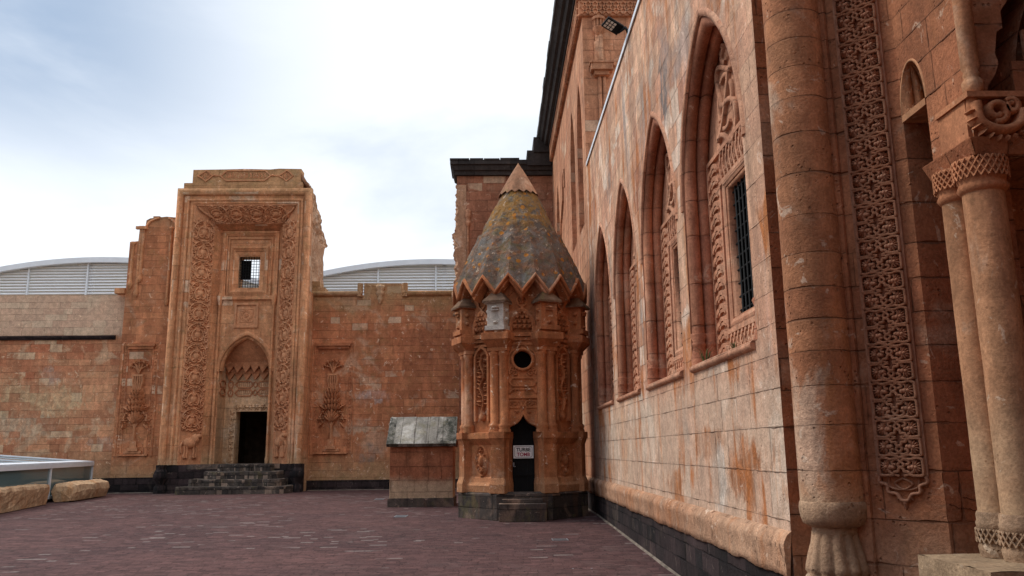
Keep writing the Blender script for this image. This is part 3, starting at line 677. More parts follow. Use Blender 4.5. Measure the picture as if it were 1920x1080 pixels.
# wall shoulder left of the portal, stepped down as a ruin
b = MB(); FSH = Frame((0, 37.0, 0), (1, 0, 0), (0, -1, 0))
b.fprism(FSH, [(-16.92, 0), (-14.5, 0), (-14.5, 12.5), (-15.3, 12.58), (-16.05, 12.5), (-16.22, 12.4), (-16.25, 12.05), (-16.5, 11.95), (-16.52, 11.4), (-16.9, 11.36)], -1.3, 0)
b.box(-16.0, -15.7, 37.2, 37.6, 12.45, 12.66)
shd = b.build('stepped_shoulder', M['ruin'], portal)
b = MB()
for x, z0, z1 in ((-16.42, 9.2, 11.95), (-16.30, 9.9, 11.95), (-16.72, 9.6, 11.2), (-15.0, 8.8, 11.9)):
    b.lathe((x, 36.98, 0), [(.0, z0-.5), (.10, z0-.38), (.12, z0-.25), (.07, z0-.1), (.07, z1), (.12, z1+.06), (.12, z1+.15), (.02, z1+.16)], 10)
b.fbox(FSH, -16.62, -16.12, 11.95, 12.08, 0, .16)
b.rib(FSH, cr([(-16.2, 12.1), (-16.0, 12.35), (-15.6, 12.5)], 4), .05, .08); b.rib(FSH, cr([(-14.8, 11.9), (-14.9, 12.3), (-15.2, 12.5)], 4), .05, .08)
b.fbox(FSH, -17.35, -16.9, 8.9, 9.15, -.3, .15)
b.build('broken_colonnette', M['portal'], shd)
b = MB(); b.box(-16.95, -14.7, 36.93, 37.0, -.05, .66); b.build('plinth', M['basalt'], portal)
b = MB(); b.box(-14.60, -13.3, YP-.025, YP+.4, -.05, 1.19); b.box(-9.35, -8.33, YP-.025, YP+.4, -.05, 1.19); b.box(-13.3, -9.35, YP-.02, YP+.8, -.05, 1.19); b.build('portal_plinth', M['basalt'], portal)
b = MB(); b.box(-13.3, -9.3, YP-.03, 39, 1.0, 1.205); b.build('threshold', M['basalt_worn'], portal)

# ------------------------------------------------------------------ steps
M['step'] = stone('worn_step_stone', (.040, .034, .030), (.12, .094, .076), (.32, .23, .17), bw=.75, bh=.30, joint=.012, jdark=.7, var=.5, cellmix=.8, palecell=.12, patch=.75, chips=.9, lichen=.3, bumpd=.05, pits=.7, seed=44)
M['mortar'] = flat('mortar_edge', (.15, .12, .095), .95, 0, .1, .4)
b = MB()
for x0, x1, y in ((-43, -16.9, 37.4-.07), (-8.3, -1.4, 37.4-.07), (-16.9, -14.7, 36.93)): b.grid(lambda fu, fv: (x0+(x1-x0)*fu, y-.10*fv*(1+.9*noise.noise(Vector((x0+fu*40, 0, 0)))), .03*(1-fv)-.002), 60, 1)
tag(b.build('mortar_edge', M['mortar']), kind='structure')
steps = thing('stone_steps', 'worn dark stone steps leading up to the far portal door', 'steps', (-11.1, 34.9, 0))
for i, (x0, x1, y0, z) in enumerate(((-13.35, -8.6, 34.75, .30), (-12.95, -8.9, 35.1, .60), (-12.45, -9.1, 35.45, .90), (-12.0, -9.5, 35.8, 1.19))):
    b = MB(); rr = random.Random(i)
    fr = [(x0, 36.24), (x0+.12, y0+.12)]+[(x0+.3+(x1-x0-.6)*k/14, y0+.16*(rr.random()-.5)*(1 if i else .4)) for k in range(15)]+[(x1-.12, y0+.10), (x1, 36.24)]
    b.prism([(x, y, -.05 if i == 0 else z-.33) for x, y in fr], [(x, y, z+.05*(rr.random()-.5)) for x, y in fr])
    b.build('step', M['step'], steps, .03)

# ------------------------------------------------------------------ courtyard walls right and left of the portal
YW = 37.4; FWL = Frame((0, YW, 0), (1, 0, 0), (0, -1, 0))
def relief_panel(parent, c, hw, z0, z1, YF, dd, seed):
    F_ = Frame((0, YF, 0), (1, 0, 0), (0, -1, 0))
    m = MB()
    m.mould(F_, [(c+hw, z0-.1), (c+hw, z1), (c-hw, z1), (c-hw, z0-.1)], [(-.05, 0), (-.04, .025), (0, .04), (.04, .025), (.05, 0)])
    m.mould(F_, [(c+hw-.24, z0+.05), (c+hw-.24, z1-.24), (c-hw+.24, z1-.24), (c-hw+.24, z0+.05)], [(-.035, 0), (-.03, .022), (.03, .022), (.035, 0)], smooth=False)
    m.fbox(F_, c-hw+.15, c+hw-.15, z1-.16, z1-.05, 0, .16); m.fbox(F_, c-hw+.22, c+hw-.22, z1-.28, z1-.16, 0, .10)
    for k in range(int((z1-z0)/.16)):
        for s_ in (-1, 1): m.boss(F_, c+s_*(hw-.13), z0+.1+k*.16, .035, .04, 0, 5)
    m.fbox(F_, c-hw+.15, c+hw-.15, z0-.06, z0+.02, 0, .10)
    fr = m.build('panel_frame', M['far'], parent)
    q = MB(); bouquet(q, F_, c, z0+.05, z1-.75, 1.25, .19, random.Random(seed)); q.build('bouquet_relief', M['carve'], fr)
rw = thing('courtyard_wall', 'reddish stone courtyard wall with coping and flower relief, right of the far portal', 'wall', (-5, YW, 0))
b = MB(); rr = random.Random(11)
b.fprism(FWL, [(-8.5, 0), (-1.2, 0), (-1.2, 8.84), (-4.32, 8.84), (-4.32, 9.40), (-6.05, 9.42), (-6.05, 8.84), (-8.5, 8.86)], -1.2, 0)
b.build('wall', M['far'], rw)
b = MB(); cp_ = [(-.02, 0), (-.02, .05), (.06, .14), (.14, .16), (.22, .12), (.24, -.02)]
b.mould(FWL, [(-8.5, 8.80), (-6.12, 8.80)], cp_); b.mould(FWL, [(-4.25, 8.80), (-1.3, 8.80)], cp_)
b.mould(FWL, [(-6.12, 8.76), (-6.12, 9.40)], cp_); b.mould(FWL, [(-4.25, 9.40), (-4.25, 8.76)], cp_)
b.box(-8.5, -8.1, YW-.1, YW+.8, 8.9, 9.5); b.box(-8.1, -7.85, YW-.08, YW+.6, 8.9, 9.2)
b.build('coping', M['far'], rw)
b = MB(); b.lathe((-5.29, YW-.02, 0), [(.02, 8.42), (.07, 8.5), (.12, 8.62), (.13, 8.7), (.09, 8.75), (.17, 8.86), (.20, 8.98), (.15, 9.05), (.21, 9.14), (.21, 9.3), (.0, 9.32)], 14); b.build('corbel', M['pale'], rw)
relief_panel(rw, -7.36, .92, 1.65, 6.62, YW, .05, 3)
b = MB(); b.box(-8.4, -1.4, YW-.07, YW+.01, -.05, .44); b.build('plinth', M['basalt'], rw)
lw = thing('courtyard_wall', 'patched pale and red courtyard wall with a dark ledge, left of the far portal', 'wall', (-24, YW, 0))
b = MB(); b.fprism(FWL, [(-44, 0), (-16.9, 0), (-16.9, 8.93), (-22, 8.96), (-30, 8.93), (-44, 8.95)], -1.2, 0); b.build('wall', M['far_left'], lw)
b = MB(); b.mould(FWL, [(-44, 6.84), (-17.36, 6.84)], [(0, 0), (0, .10), (.06, .16), (.14, .20), (.17, .20), (.20, 0)], smooth=False)
b.build('ledge', M['basalt'], lw)
b = MB(); b.box(-44, -16.9, YW-.07, YW+.01, -.05, .64); b.build('plinth', M['basalt'], lw)
relief_panel(portal, -15.98, .80, 1.65, 6.62, 37.0, .05, 4)

# ------------------------------------------------------------------ louvred roofs beyond the wall
def louvre_roof(label, x0, x1, cx, apex, k, Y):
    r = thing('louvred_roof', label, 'roof', ((x0+x1)/2, Y, 0))
    top = lambda x: apex-k*(x-cx)**2
    N = 40; X = [x0+(x1-x0)*i/N for i in range(N+1)]
    a = MB(); strip2(a, [(x, Y-.5, top(x)) for x in X], [(x, Y+14, top(x)) for x in X], True); strip2(a, [(x, Y-.5, top(x)-.12) for x in X], [(x, Y+14, top(x)-.12) for x in X], True)
    a.build('roof_sheet', M['roof_skin'], r)
    a = MB(); strip2(a, [(x, Y-.52, top(x)+.02) for x in X], [(x, Y-.52, top(x)-.30) for x in X]); strip2(a, [(x, Y-.52, top(x)-.30) for x in X], [(x, Y-.2, top(x)-.30) for x in X]); strip2(a, [(x, Y-.52, top(x)+.02) for x in X], [(x, Y-.3, top(x)+.02) for x in X])
    a.build('fascia', M['steel_white'], r)
    a = MB(); z = 9.6
    while z < apex-.35:
        hw = math.sqrt(max(0, (apex-.32-z)/k)); xa, xb = max(x0, cx-hw), min(x1, cx+hw)
        a.add([(xa, Y-.14, z), (xb, Y-.14, z), (xb, Y, z+.13), (xa, Y, z+.13), (xa, Y-.12, z-.03), (xb, Y-.12, z-.03), (xb, Y+.02, z+.10), (xa, Y+.02, z+.10)], [(0, 1, 2, 3), (4, 5, 6, 7), (0, 1, 5, 4), (3, 2, 6, 7)])
        z += .185
    a.build('louvre_slats', M['slat'], r)
    a = MB(); x = math.ceil(x0/3.6)*3.6
    while x < x1:
        a.box(x-.05, x+.05, Y-.22, Y-.14, 9.5, top(x)-.2); x += 3.6
    a.build('mullions', M['steel_white'], r)
    a = MB()
    for x in (x0+.6, (x0+x1)/2, x1-.6):
        for y in (Y+.5, Y+13): a.box(x-.15, x+.15, y-.15, y+.15, -.75, top(x)-.1)
    a.build('post', M['steel_white'], r)
louvre_roof('pale curved louvred roof rising behind the left courtyard wall', -37, -13.6, -24.3, 13.66, .0155, 50)
louvre_roof('pale curved louvred roof between the far portal and the palace wing', -13.2, 7, -3.8, 13.42, .0158, 50)

# ------------------------------------------------------------------ low stone hut beside the tomb
shed = thing('stone_hut', 'low red stone hut with grey sloping lid of slabs, left of the tomb', 'hut', (-2.25, 26.4, 0))
b = MB(); b.box(-3.22, -1.28, 25.62, 27.2, .2, 1.80); b.build('wall', M['shed'], shed, .012)
b = MB(); b.box(-3.27, -1.24, 25.57, 27.25, -.05, .26); b.build('plinth', M['basalt_worn'], shed, .012)
M['lid'] = stone('mossy_grey_slab', (.20, .18, .15), (.33, .30, .255), (.44, .41, .36), bw=.46, bh=2., joint=.014, jdark=.6, var=.3, palecell=0, patch=.8, pits=.8, grey=.3, lichen=.3, spots=(((-3.25, 25.8, 2.2), (.5, 2, .7), (.04, .040, .03), 1.), ((-1.3, 25.9, 2.3), (.45, 2, .7), (.04, .042, .03), 1.), ((-2.2, 25.4, 1.85), (1.2, .5, .25), (.07, .065, .05), .9), ((-2.2, 26.5, 2.7), (1.2, .2, .12), (.09, .09, .05), .8)), chips=.3, zones=(), bumpd=.03, seed=23)
b = MB()
def slab(x0, x1, k):
    rr = random.Random(k); j = lambda: .015*(rr.random()-.5)
    A_ = [(x0, 25.46+j(), 1.80), (x1, 25.46+j(), 1.80), (x1, 26.45, 2.66+j()), (x0, 26.45, 2.66+j())]
    b.prism([(x, y+.03, z-.0) for x, y, z in A_], [(x, y-.05, z+.09) for x, y, z in A_])
for k in range(5): slab(-3.32+k*.43, -3.32+k*.43+.425, k)
b.build('lid', M['lid'], shed, .012)
b = MB()
b.prism([(-3.22, 25.66, 1.78), (-3.22, 27.2, 1.78), (-3.22, 26.7, 2.6)], [(-1.28, 25.66, 1.78), (-1.28, 27.2, 1.78), (-1.28, 26.7, 2.6)])
b.prism([(-3.3, 26.45, 2.62), (-3.3, 27.3, 1.78), (-3.3, 27.3, 1.9), (-3.3, 26.5, 2.74)], [(-1.2, 26.45, 2.62), (-1.2, 27.3, 1.78), (-1.2, 27.3, 1.9), (-1.2, 26.5, 2.74)])
b.box(-3.02, -2.55, 26.5, 26.9, 2.6, 2.84)
b.build('gable', M['shed'], shed)

# ------------------------------------------------------------------ glazed skylight and loose blocks
sk = thing('glazed_skylight', 'low glass skylight box with pale metal frame by the left wall', 'skylight', (-16.6, 31, 0))
P0 = Vector((-17.2, 36.0)); P1 = Vector((-16.0, 30.4)); dv = (P1-P0).normalized(); PN = Vector((dv.y, -dv.x))  # along the front, and into the box
if PN.x > 0: PN = -PN
P2 = P1+dv*9.5
q3 = lambda s_, t_, z: tuple((P0+dv*s_+PN*t_).to_3d()+Vector((0, 0, z)))
Ls = (P2-P0).length; posts = [0, (P1-P0).length, (P1-P0).length*2-.3, Ls-.05]
fr = MB()
def obox(mb, s0, s1, t0, t1, z0, z1): mb.prism([q3(s0, t0, z0), q3(s1, t0, z0), q3(s1, t1, z0), q3(s0, t1, z0)], [q3(s0, t0, z1), q3(s1, t0, z1), q3(s1, t1, z1), q3(s0, t1, z1)])
for s_ in posts: obox(fr, s_-.06, s_+.06, 0, .1, .18, 1.2)
obox(fr, -.06, Ls, -.02, .12, 1.2, 1.34); obox(fr, -.06, Ls, 0, .1, .12, .22)
obox(fr, -.08, .04, .1, 4.4, .12, .22); obox(fr, -.08, .04, 4.3, 4.4, .2, 1.3)
fr.build('frame', M['steel_white'], sk)
tp = MB()
for s0, s1, t0, t1 in ((-.1, Ls, 0, .45), (-.1, .5, .45, 4.4), (-.1, Ls, 4.0, 4.4))+tuple((p-.1, p+.1, .45, 4.0) for p in posts[1:]):
    zz = lambda t: 1.345+.085*t
    tp.prism([q3(s0, t0, zz(t0)), q3(s1, t0, zz(t0)), q3(s1, t1, zz(t1)), q3(s0, t1, zz(t1))], [q3(s0, t0, zz(t0)+.05), q3(s1, t0, zz(t0)+.05), q3(s1, t1, zz(t1)+.05), q3(s0, t1, zz(t1)+.05)])
tp.build('roof_frame', M['steel_white'], sk)
gl = MB(); gl.poly([q3(0, .05, .2), q3(Ls, .05, .2), q3(Ls, .05, 1.22), q3(0, .05, 1.22)])
gl.poly([q3(-.02, .05, .2), q3(-.02, 4.35, .2), q3(-.02, 4.35, 1.6), q3(-.02, .05, 1.25)])
gl.poly([q3(.3, .4, 1.37), q3(Ls, .4, 1.37), q3(Ls, 4.1, 1.68), q3(.3, 4.1, 1.68)])
gl.build('pane', M['glass'], sk)
cb = MB(); obox(cb, -.05, Ls, .05, 4.3, -.1, .14); cb.build('kerb', M['basalt'], sk)
def rough_block(name, label, A_, B_, prof, seed, amp=.05):
    A_, B_ = Vector(A_), Vector(B_); ax = (B_-A_); L_ = ax.length; ax.normalize(); sd = Vector((ax.y, -ax.x, 0)); mb = MB()
    n = len(prof); K = 26
    P_ = []
    for i in range(n):
        a, c = Vector(prof[i]), Vector(prof[(i+1) % n])
        for j in range(6): P_.append(a+(c-a)*j/6)
    def fn(fu, fv):
        k = int(round(fv*len(P_))) % len(P_); u, z = P_[k]
        e = min(1, min(fu, 1-fu)*9+.80)
        p = A_+ax*(fu*L_)+sd*(u*e)+Vector((0, 0, .02+max(0, z*e if z > .2 else z)))
        w = noise.noise_vector(p*2.1+Vector((seed, 0, 0)))*amp+noise.noise_vector(p*6+Vector((seed, 3, 0)))*amp*.5
        if z < .05: w *= .2
        return p+w
    mb.grid(fn, K, len(P_))
    for fu in (0, 1):
        ring = [fn(fu, j/len(P_)) for j in range(len(P_))]
        c = sum(ring, Vector())/len(ring)+(ax*(.03 if fu else -.03)); mb.add(ring+[c], [(j, (j+1) % len(ring), len(ring)) for j in range(len(ring))])
    o = mb.build(name, M['block'], None, 0, .002)
    return tag(o, label, 'stone block')
rough_block('stone_block', 'fallen carved slab with incised lines, at the left edge in front of the skylight', (-14.3, 22.9, 0), (-15.75, 29.2, 0), [(-.32, 0), (.34, 0), (.40, .58), (.36, .67), (-.34, .69), (-.36, .5)], 1, .05)
rough_block('stone_block', 'loose yellowish round topped column piece lying beside the far right corner of the skylight', (-15.55, 30.4, 0), (-16.15, 34.4, 0), [(-.28, 0), (.36, .02), (.44, .34), (.38, .56), (.10, .69), (-.30, .62), (-.42, .36)], 5, .05)
# ------------------------------------------------------------------ octagonal tomb
TC = Vector((.73, 22.1, 0)); C8 = math.cos(PI/8)
tomb = thing('tomb', 'small octagonal stone tomb with pointed lichen covered roof and black door', 'tomb', TC)
def face_frame(k, ap):      # k = 0 faces the camera
    a = -PI/2+k*PI/4; e = Vector((math.cos(a), math.sin(a), 0)); return Frame(TC+e*ap, (-e.y, e.x, 0), e)
def vert(k):                # vertex between face k and k+1
    a = -PI/2+PI/8+k*PI/4; return Vector((math.cos(a), math.sin(a), 0)), Vector((-math.sin(a), math.cos(a), 0))
def oct_ring(mb, prof, skip=()):
    for k in range(8):
        if k in skip: continue
        for (r0, z0), (r1, z1) in zip(prof, prof[1:]):
            e0, _ = vert(k-1); e1, _ = vert(k)
            mb.poly([TC+e0*(r0/C8)+Vector((0, 0, z0)), TC+e1*(r0/C8)+Vector((0, 0, z0)), TC+e1*(r1/C8)+Vector((0, 0, z1)), TC+e0*(r1/C8)+Vector((0, 0, z1))])
b = MB(); oct_ring(b, [(1.66, -.1), (1.66, .60), (1.5, .66)]); b.build('plinth', M['basalt_worn'], tomb)
b = MB(); b.box(.10, 1.25, 20.12, 20.6, -.1, .40); b.box(.18, 1.17, 20.3, 20.6, .40, .50); b.build('step', M['basalt_worn'], tomb, .02)
low = [(1.58, .64), (1.60, .80), (1.54, .88), (1.52, .98), (1.46, 1.02), (1.46, 1.80), (1.52, 1.86), (1.57, 1.92), (1.60, 1.96), (1.60, 2.10), (1.42, 2.12)]
b = MB(); oct_ring(b, low, (0,)); oct_ring(b, [(1.42, 2.1), (1.42, 4.62)], (0,))
F0 = face_frame(0, 1.46); hwf = 1.46*math.tan(PI/8)
def ogee(u):
    x = abs(u)
    if x > .20: return 2.10+.18*math.sqrt(max(0, 1-((x-.20)/.17)**2))
    t = x/.20
    return 2.30+.22*(1-t)**1.7
wall_open(b, F0, -hwf, hwf, .5, 3.3, [(-.37, .37, .5, ogee)])
wall_open(b, F0, -hwf, hwf, 3.3, 4.62, [(-.235, .235, lambda u: 3.93-math.sqrt(max(0, .235**2-u*u)), lambda u: 3.93+math.sqrt(max(0, .235**2-u*u)))])
oct_ring(b, [(1.42, 4.55), (1.44, 5.95)])
b.build('body', M['tomb'], tomb)
# door
do = [(-.37, .5)]+[(u, ogee(u)) for u in [-.37+.74*i/28 for i in range(29)]]+[(.37, .5)]
b = MB(); strip2(b, [F0.p(u, v) for u, v in do], [F0.p(u, v, -.35) for u, v in do]); b.build('door_reveal', M['tomb'], tomb)
b = MB(); b.fbox(F0, -.39, .39, .5, 2.6, -.36, -.30)
for i in range(7): u = -.33+.66*i/6; b.fbox(F0, u-.012, u+.012, .52, 2.5, -.30, -.275)
for z in (.62, 1.05, 1.5, 1.95, 2.15): b.fbox(F0, -.37, .37, z-.02, z+.02, -.30, -.268)
door = b.build('door', M['black_iron'], tomb)
b = MB(); b.fbox(F0, -.27, -.23, 1.28, 1.36, -.27, -.24); b.tube([F0.p(-.25, 1.30, -.24), F0.p(-.25, 1.26, -.20), F0.p(-.20, 1.26, -.20)], .012); b.build('handle', M['grey_metal'], door)
# door surround and the round window
b = MB()
b.mould(F0, [(.47, 2.15), (.47, 2.98), (-.47, 2.98), (-.47, 2.15)], [(-.035, 0), (-.035, .05), (.035, .05), (.035, 0)], False, False)
b.mould(F0, [(u, v+.02) for u, v in do[1:-1]], [(-.0, -.0), (.0, .035), (.05, .035), (.06, 0)], False, False)
for cx in (-.21, .21): b.mould(F0, [(cx-.17, 2.80), (cx-.12, 2.88), (cx+.12, 2.88), (cx+.17, 2.80), (cx+.12, 2.72), (cx-.12, 2.72)], [(-.015, 0), (-.015, .03), (.015, .03), (.015, 0)], True, False); b.rib(F0, cr([(cx-.1, 2.78), (cx-.04, 2.84), (cx, 2.77), (cx+.06, 2.83), (cx+.1, 2.78)], 4), .012, .03); b.flower(F0, cx*.75, 2.60, .05, .04, 0, 5)
b.rib(F0, [(0, 2.92), (-.04, 2.80), (0, 2.68), (.04, 2.80), (0, 2.92)], .014, .035)
b.build('door_surround', M['tomb'], tomb)
b = MB(); ring = arc(0, 3.93, .255, 0, 2*PI, 28)[:-1]
b.mould(F0, ring, [(-.05, 0), (-.045, .05), (0, .07), (.03, .04), (.03, -.1)], True)
strip2(b, [F0.p(u*.92, 3.93+(v-3.93)*.92, 0) for u, v in ring+ring[:1]], [F0.p(u*.92, 3.93+(v-3.93)*.92, -.3) for u, v in ring+ring[:1]])
b.mould(F0, cr([(-.33, 3.55), (-.36, 3.9), (-.30, 4.12), (-.14, 4.22), (0, 4.36), (.14, 4.22), (.30, 4.12), (.36, 3.9), (.33, 3.55)], 4), [(-.02, 0), (-.02, .04), (.02, .04), (.02, 0)], False, False)
for s_ in (-1, 1):
    b.rib(F0, spiral(s_*.20, 3.58, .09, 0 if s_ > 0 else PI, 1.2*s_), .018, .04); b.rib(F0, spiral(s_*.28, 3.70, .06, PI/2, 1.2*s_), .016, .04)
b.mould(F0, [(-.34, 3.36), (-.26, 3.46), (.26, 3.46), (.34, 3.36), (.26, 3.26), (-.26, 3.26)], [(-.018, 0), (-.018, .035), (.018, .035), (.018, 0)], True, False)
b.mould(F0, [(-.34, 3.08), (-.26, 3.18), (.26, 3.18), (.34, 3.08)], [(-.018, 0), (-.018, .035), (.018, .035), (.018, 0)], False, False)
rw_ = b.build('round_window', M['tomb'], tomb)
b = MB(); b.add([F0.p(x, y, -.28) for x, y in ((-.3, 3.6), (.3, 3.6), (.3, 4.25), (-.3, 4.25))], [(0, 1, 2, 3)]); b.build('black_backing', M['dark'], rw_)  # black sheet behind the ring, painted in place of a dark interior
# side panels: vine in a vase above, oval medallion below
for k in (-2, -1, 1, 2):
    F_ = face_frame(k, 1.42); b = MB()
    b.mould(F_, [(-.24, 2.40), (-.24, 4.05), (-.16, 4.20), (0, 4.30), (.16, 4.20), (.24, 4.05), (.24, 2.40)], [(-.05, 0), (-.03, .09), (.03, .09), (.05, 0)], False, False)
    b.rib(F_, cr([(0, 2.65), (.06, 2.95), (-.07, 3.25), (.07, 3.55), (-.05, 3.85), (0, 4.1)], 5), .028, .10)
    rr = random.Random(k)
    for i in range(26):
        z = 2.78+i*.052; s_ = 1 if i % 2 else -1
        b.leaf(F_, s_*.03, z, R(90-s_*(60+40*rr.random())), .17+.05*rr.random(), .10, .10)
        if i % 3 == 0: b.flower(F_, s_*.13, z+.05, .06, .11, 0, 6)
    b.lathe(F_.p(0, 0, .02), [(.05, 2.40), (.09, 2.44), (.11, 2.52), (.05, 2.62), (.07, 2.66)], 8)
    b.build('vine_panel', M['tomb'], tomb)
    F_ = face_frame(k, 1.46); b = MB()
    b.boss(F_, 0, 1.40, .20, .05, 0, 18, .38); b.mould(F_, arc(0, 1.40, .20, 0, 2*PI, 22, .37)[:-1], [(-.03, 0), (0, .07), (.03, 0)], True)
    b.boss(F_, 0, 1.40, .09, .12, 0, 10, .16); b.boss(F_, 0, 1.14, .05, .10, 0, 8, .07); b.flower(F_, 0, 1.66, .08, .12, 0, 6)
    for i in range(10): b.leaf(F_, .10*math.cos(i*.63), 1.40+.2*math.sin(i*.63), i*.63, .10, .06, .09)
    b.build('oval_relief', M['tomb'], tomb)
M['turret_roof'] = stone('brown_turret_roof', (.10, .06, .04), (.20, .11, .06), (.34, .27, .20), bw=0, patch=.3, chips=.4, lichen=.5, seed=33)
# corner pedestals, paired pillars, capitals and turrets
for k in range(8):
    e, t = vert(k); c0 = TC+e*1.56
    def ob(mb, r, hw, z0, z1, r1=None, hw1=None):
        r1 = r if r1 is None else r1; hw1 = hw if hw1 is None else hw1
        mb.prism([TC+e*1.2+t*s_*hw+Vector((0, 0, z0)) for s_ in (-1, 1)]+[TC+e*r+t*s_*hw*.9+Vector((0, 0, z0)) for s_ in (1, -1)],
                 [TC+e*1.2+t*s_*hw1+Vector((0, 0, z1)) for s_ in (-1, 1)]+[TC+e*r1+t*s_*hw1*.9+Vector((0, 0, z1)) for s_ in (1, -1)])
    b = MB(); ob(b, 1.77, .225, .62, .84); ob(b, 1.77, .225, .84, 1.0, 1.71, .20); ob(b, 1.71, .20, 1.0, 1.80); ob(b, 1.71, .20, 1.80, 1.95, 1.76, .22); ob(b, 1.78, .23, 1.95, 2.12)
    b.build('pedestal', M['tomb'], tomb, .012)
    b = MB()
    for s_ in (-1, 1): b.lathe(TC+e*1.55+t*s_*.125, [(.16, 2.10), (.165, 2.16), (.14, 2.20), (.16, 2.25), (.15, 2.30), (.118, 2.33), (.118, 4.02), (.14, 4.05), (.15, 4.10), (.14, 4.2)], 14)
    pil = b.build('pillar', M['tomb'], tomb)
    b = MB(); ob(b, 1.70, .30, 4.14, 4.24); ob(b, 1.70, .29, 4.24, 4.42, 1.86, .40); ob(b, 1.87, .41, 4.42, 4.60); ob(b, 1.80, .36, 4.60, 4.66); b.build('capital', M['tomb'], pil, .012)
    tur = MB(); TU = M['pale_turret'] = M.get('pale_turret') or stone('repaired_turret_stone', (.46, .40, .34), (.56, .50, .43), (.62, .56, .48), bw=0, patch=.3, chips=.3, grey=.2, seed=30)
    ob(tur, 1.86, .30, 4.66, 4.78); ob(tur, 1.80, .25, 4.78, 5.36); ob(tur, 1.88, .33, 5.36, 5.42)
    FE = Frame(TC+e*1.80, t, e)
    tur.boss(FE, 0, 5.24, .11, .10, 0, 8, .05); tur.boss(FE, 0, 4.86, .06, .07, 0, 8, .04); tur.fbox(FE, -.10, .10, 5.16, 5.20, 0, .06)
    FZ = Frame(TC+e*1.65+t*.225, e, t)
    for z in (5.18, 4.95): tur.boss(FZ, 0, z, .06, .08, 0, 8)
    FZ = Frame(TC+e*1.65-t*.225, e, -t)
    for z in (5.18, 4.95): tur.boss(FZ, 0, z, .06, .08, 0, 8)
    tu = tur.build('turret', TU if k == 7 else M['tomb'], pil, .008)
    if k == 7: tu['label'] = 'pale grey repaired turret left of the tomb door'
    b = MB(); A_ = [TC+e*1.2+t*.32, TC+e*1.90+t*.32, TC+e*1.90-t*.32, TC+e*1.2-t*.32]; z0, z1 = Vector((0, 0, 5.42)), Vector((0, 0, 5.80))
    ap_ = [TC+e*1.15+z1, TC+e*1.60+z1]
    b.add([p+z0 for p in A_]+[p+z0-Vector((0, 0, .05)) for p in A_]+ap_, [(0, 1, 9, 8), (1, 2, 9), (2, 3, 8, 9), (4, 5, 1, 0), (5, 6, 2, 1), (6, 7, 3, 2), (4, 5, 6, 7)])
    b.build('turret_roof', M['turret_roof'], pil)
# upper niches on the faces
for k in range(-3, 4):
    F_ = face_frame(k, 1.45); b = MB()
    ar = [(-.30, 4.66)]+pointed(0, .30, 4.72, 5.22)+[(.30, 4.66)]
    b.mould(F_, ar, [(-.05, 0), (-.05, .06), (.0, .08), (.06, .05), (.06, 0)], False, False)
    for j, (z, n) in enumerate(((4.72, 4), (4.84, 4), (4.96, 3), (5.07, 2))):
        w_ = n*.062
        for i in range(n):
            x = (i-(n-1)/2)*.125
            b.add([F_.p(x-.06, z+.10, .05+.012*j), F_.p(x+.06, z+.10, .05+.012*j), F_.p(x+.05, z, .02), F_.p(x-.05, z, .02), F_.p(x, z+.03, .07+.012*j)], [(0, 1, 4), (1, 2, 4), (2, 3, 4), (3, 0, 4)])
        b.fbox(F_, -w_, w_, z+.095, z+.115, .0, .06+.012*j)
    b.mould(F_, [(0, 5.66), (-.13, 5.50), (-.10, 5.36), (0, 5.28), (.10, 5.36), (.13, 5.50)], [(-.015, 0), (-.015, .04), (.015, .04), (.015, 0)], True, False)
    b.flower(F_, 0, 5.46, .09, .05, 0, 6)
    b.fbox(F_, -.60, .60, 4.42, 4.50, 0, .05); b.fbox(F_, -.60, .60, 4.52, 4.62, 0, .09); b.fbox(F_, -.60, .60, 4.30, 4.36, 0, .04)
    for s_ in (-1, 1):
        for i in range(9): b.boss(F_, s_*(.06+.052*i), 5.88-.052*i, .035, .03, 0, 5)
    b.build('arched_niche', M['tomb'], tomb)
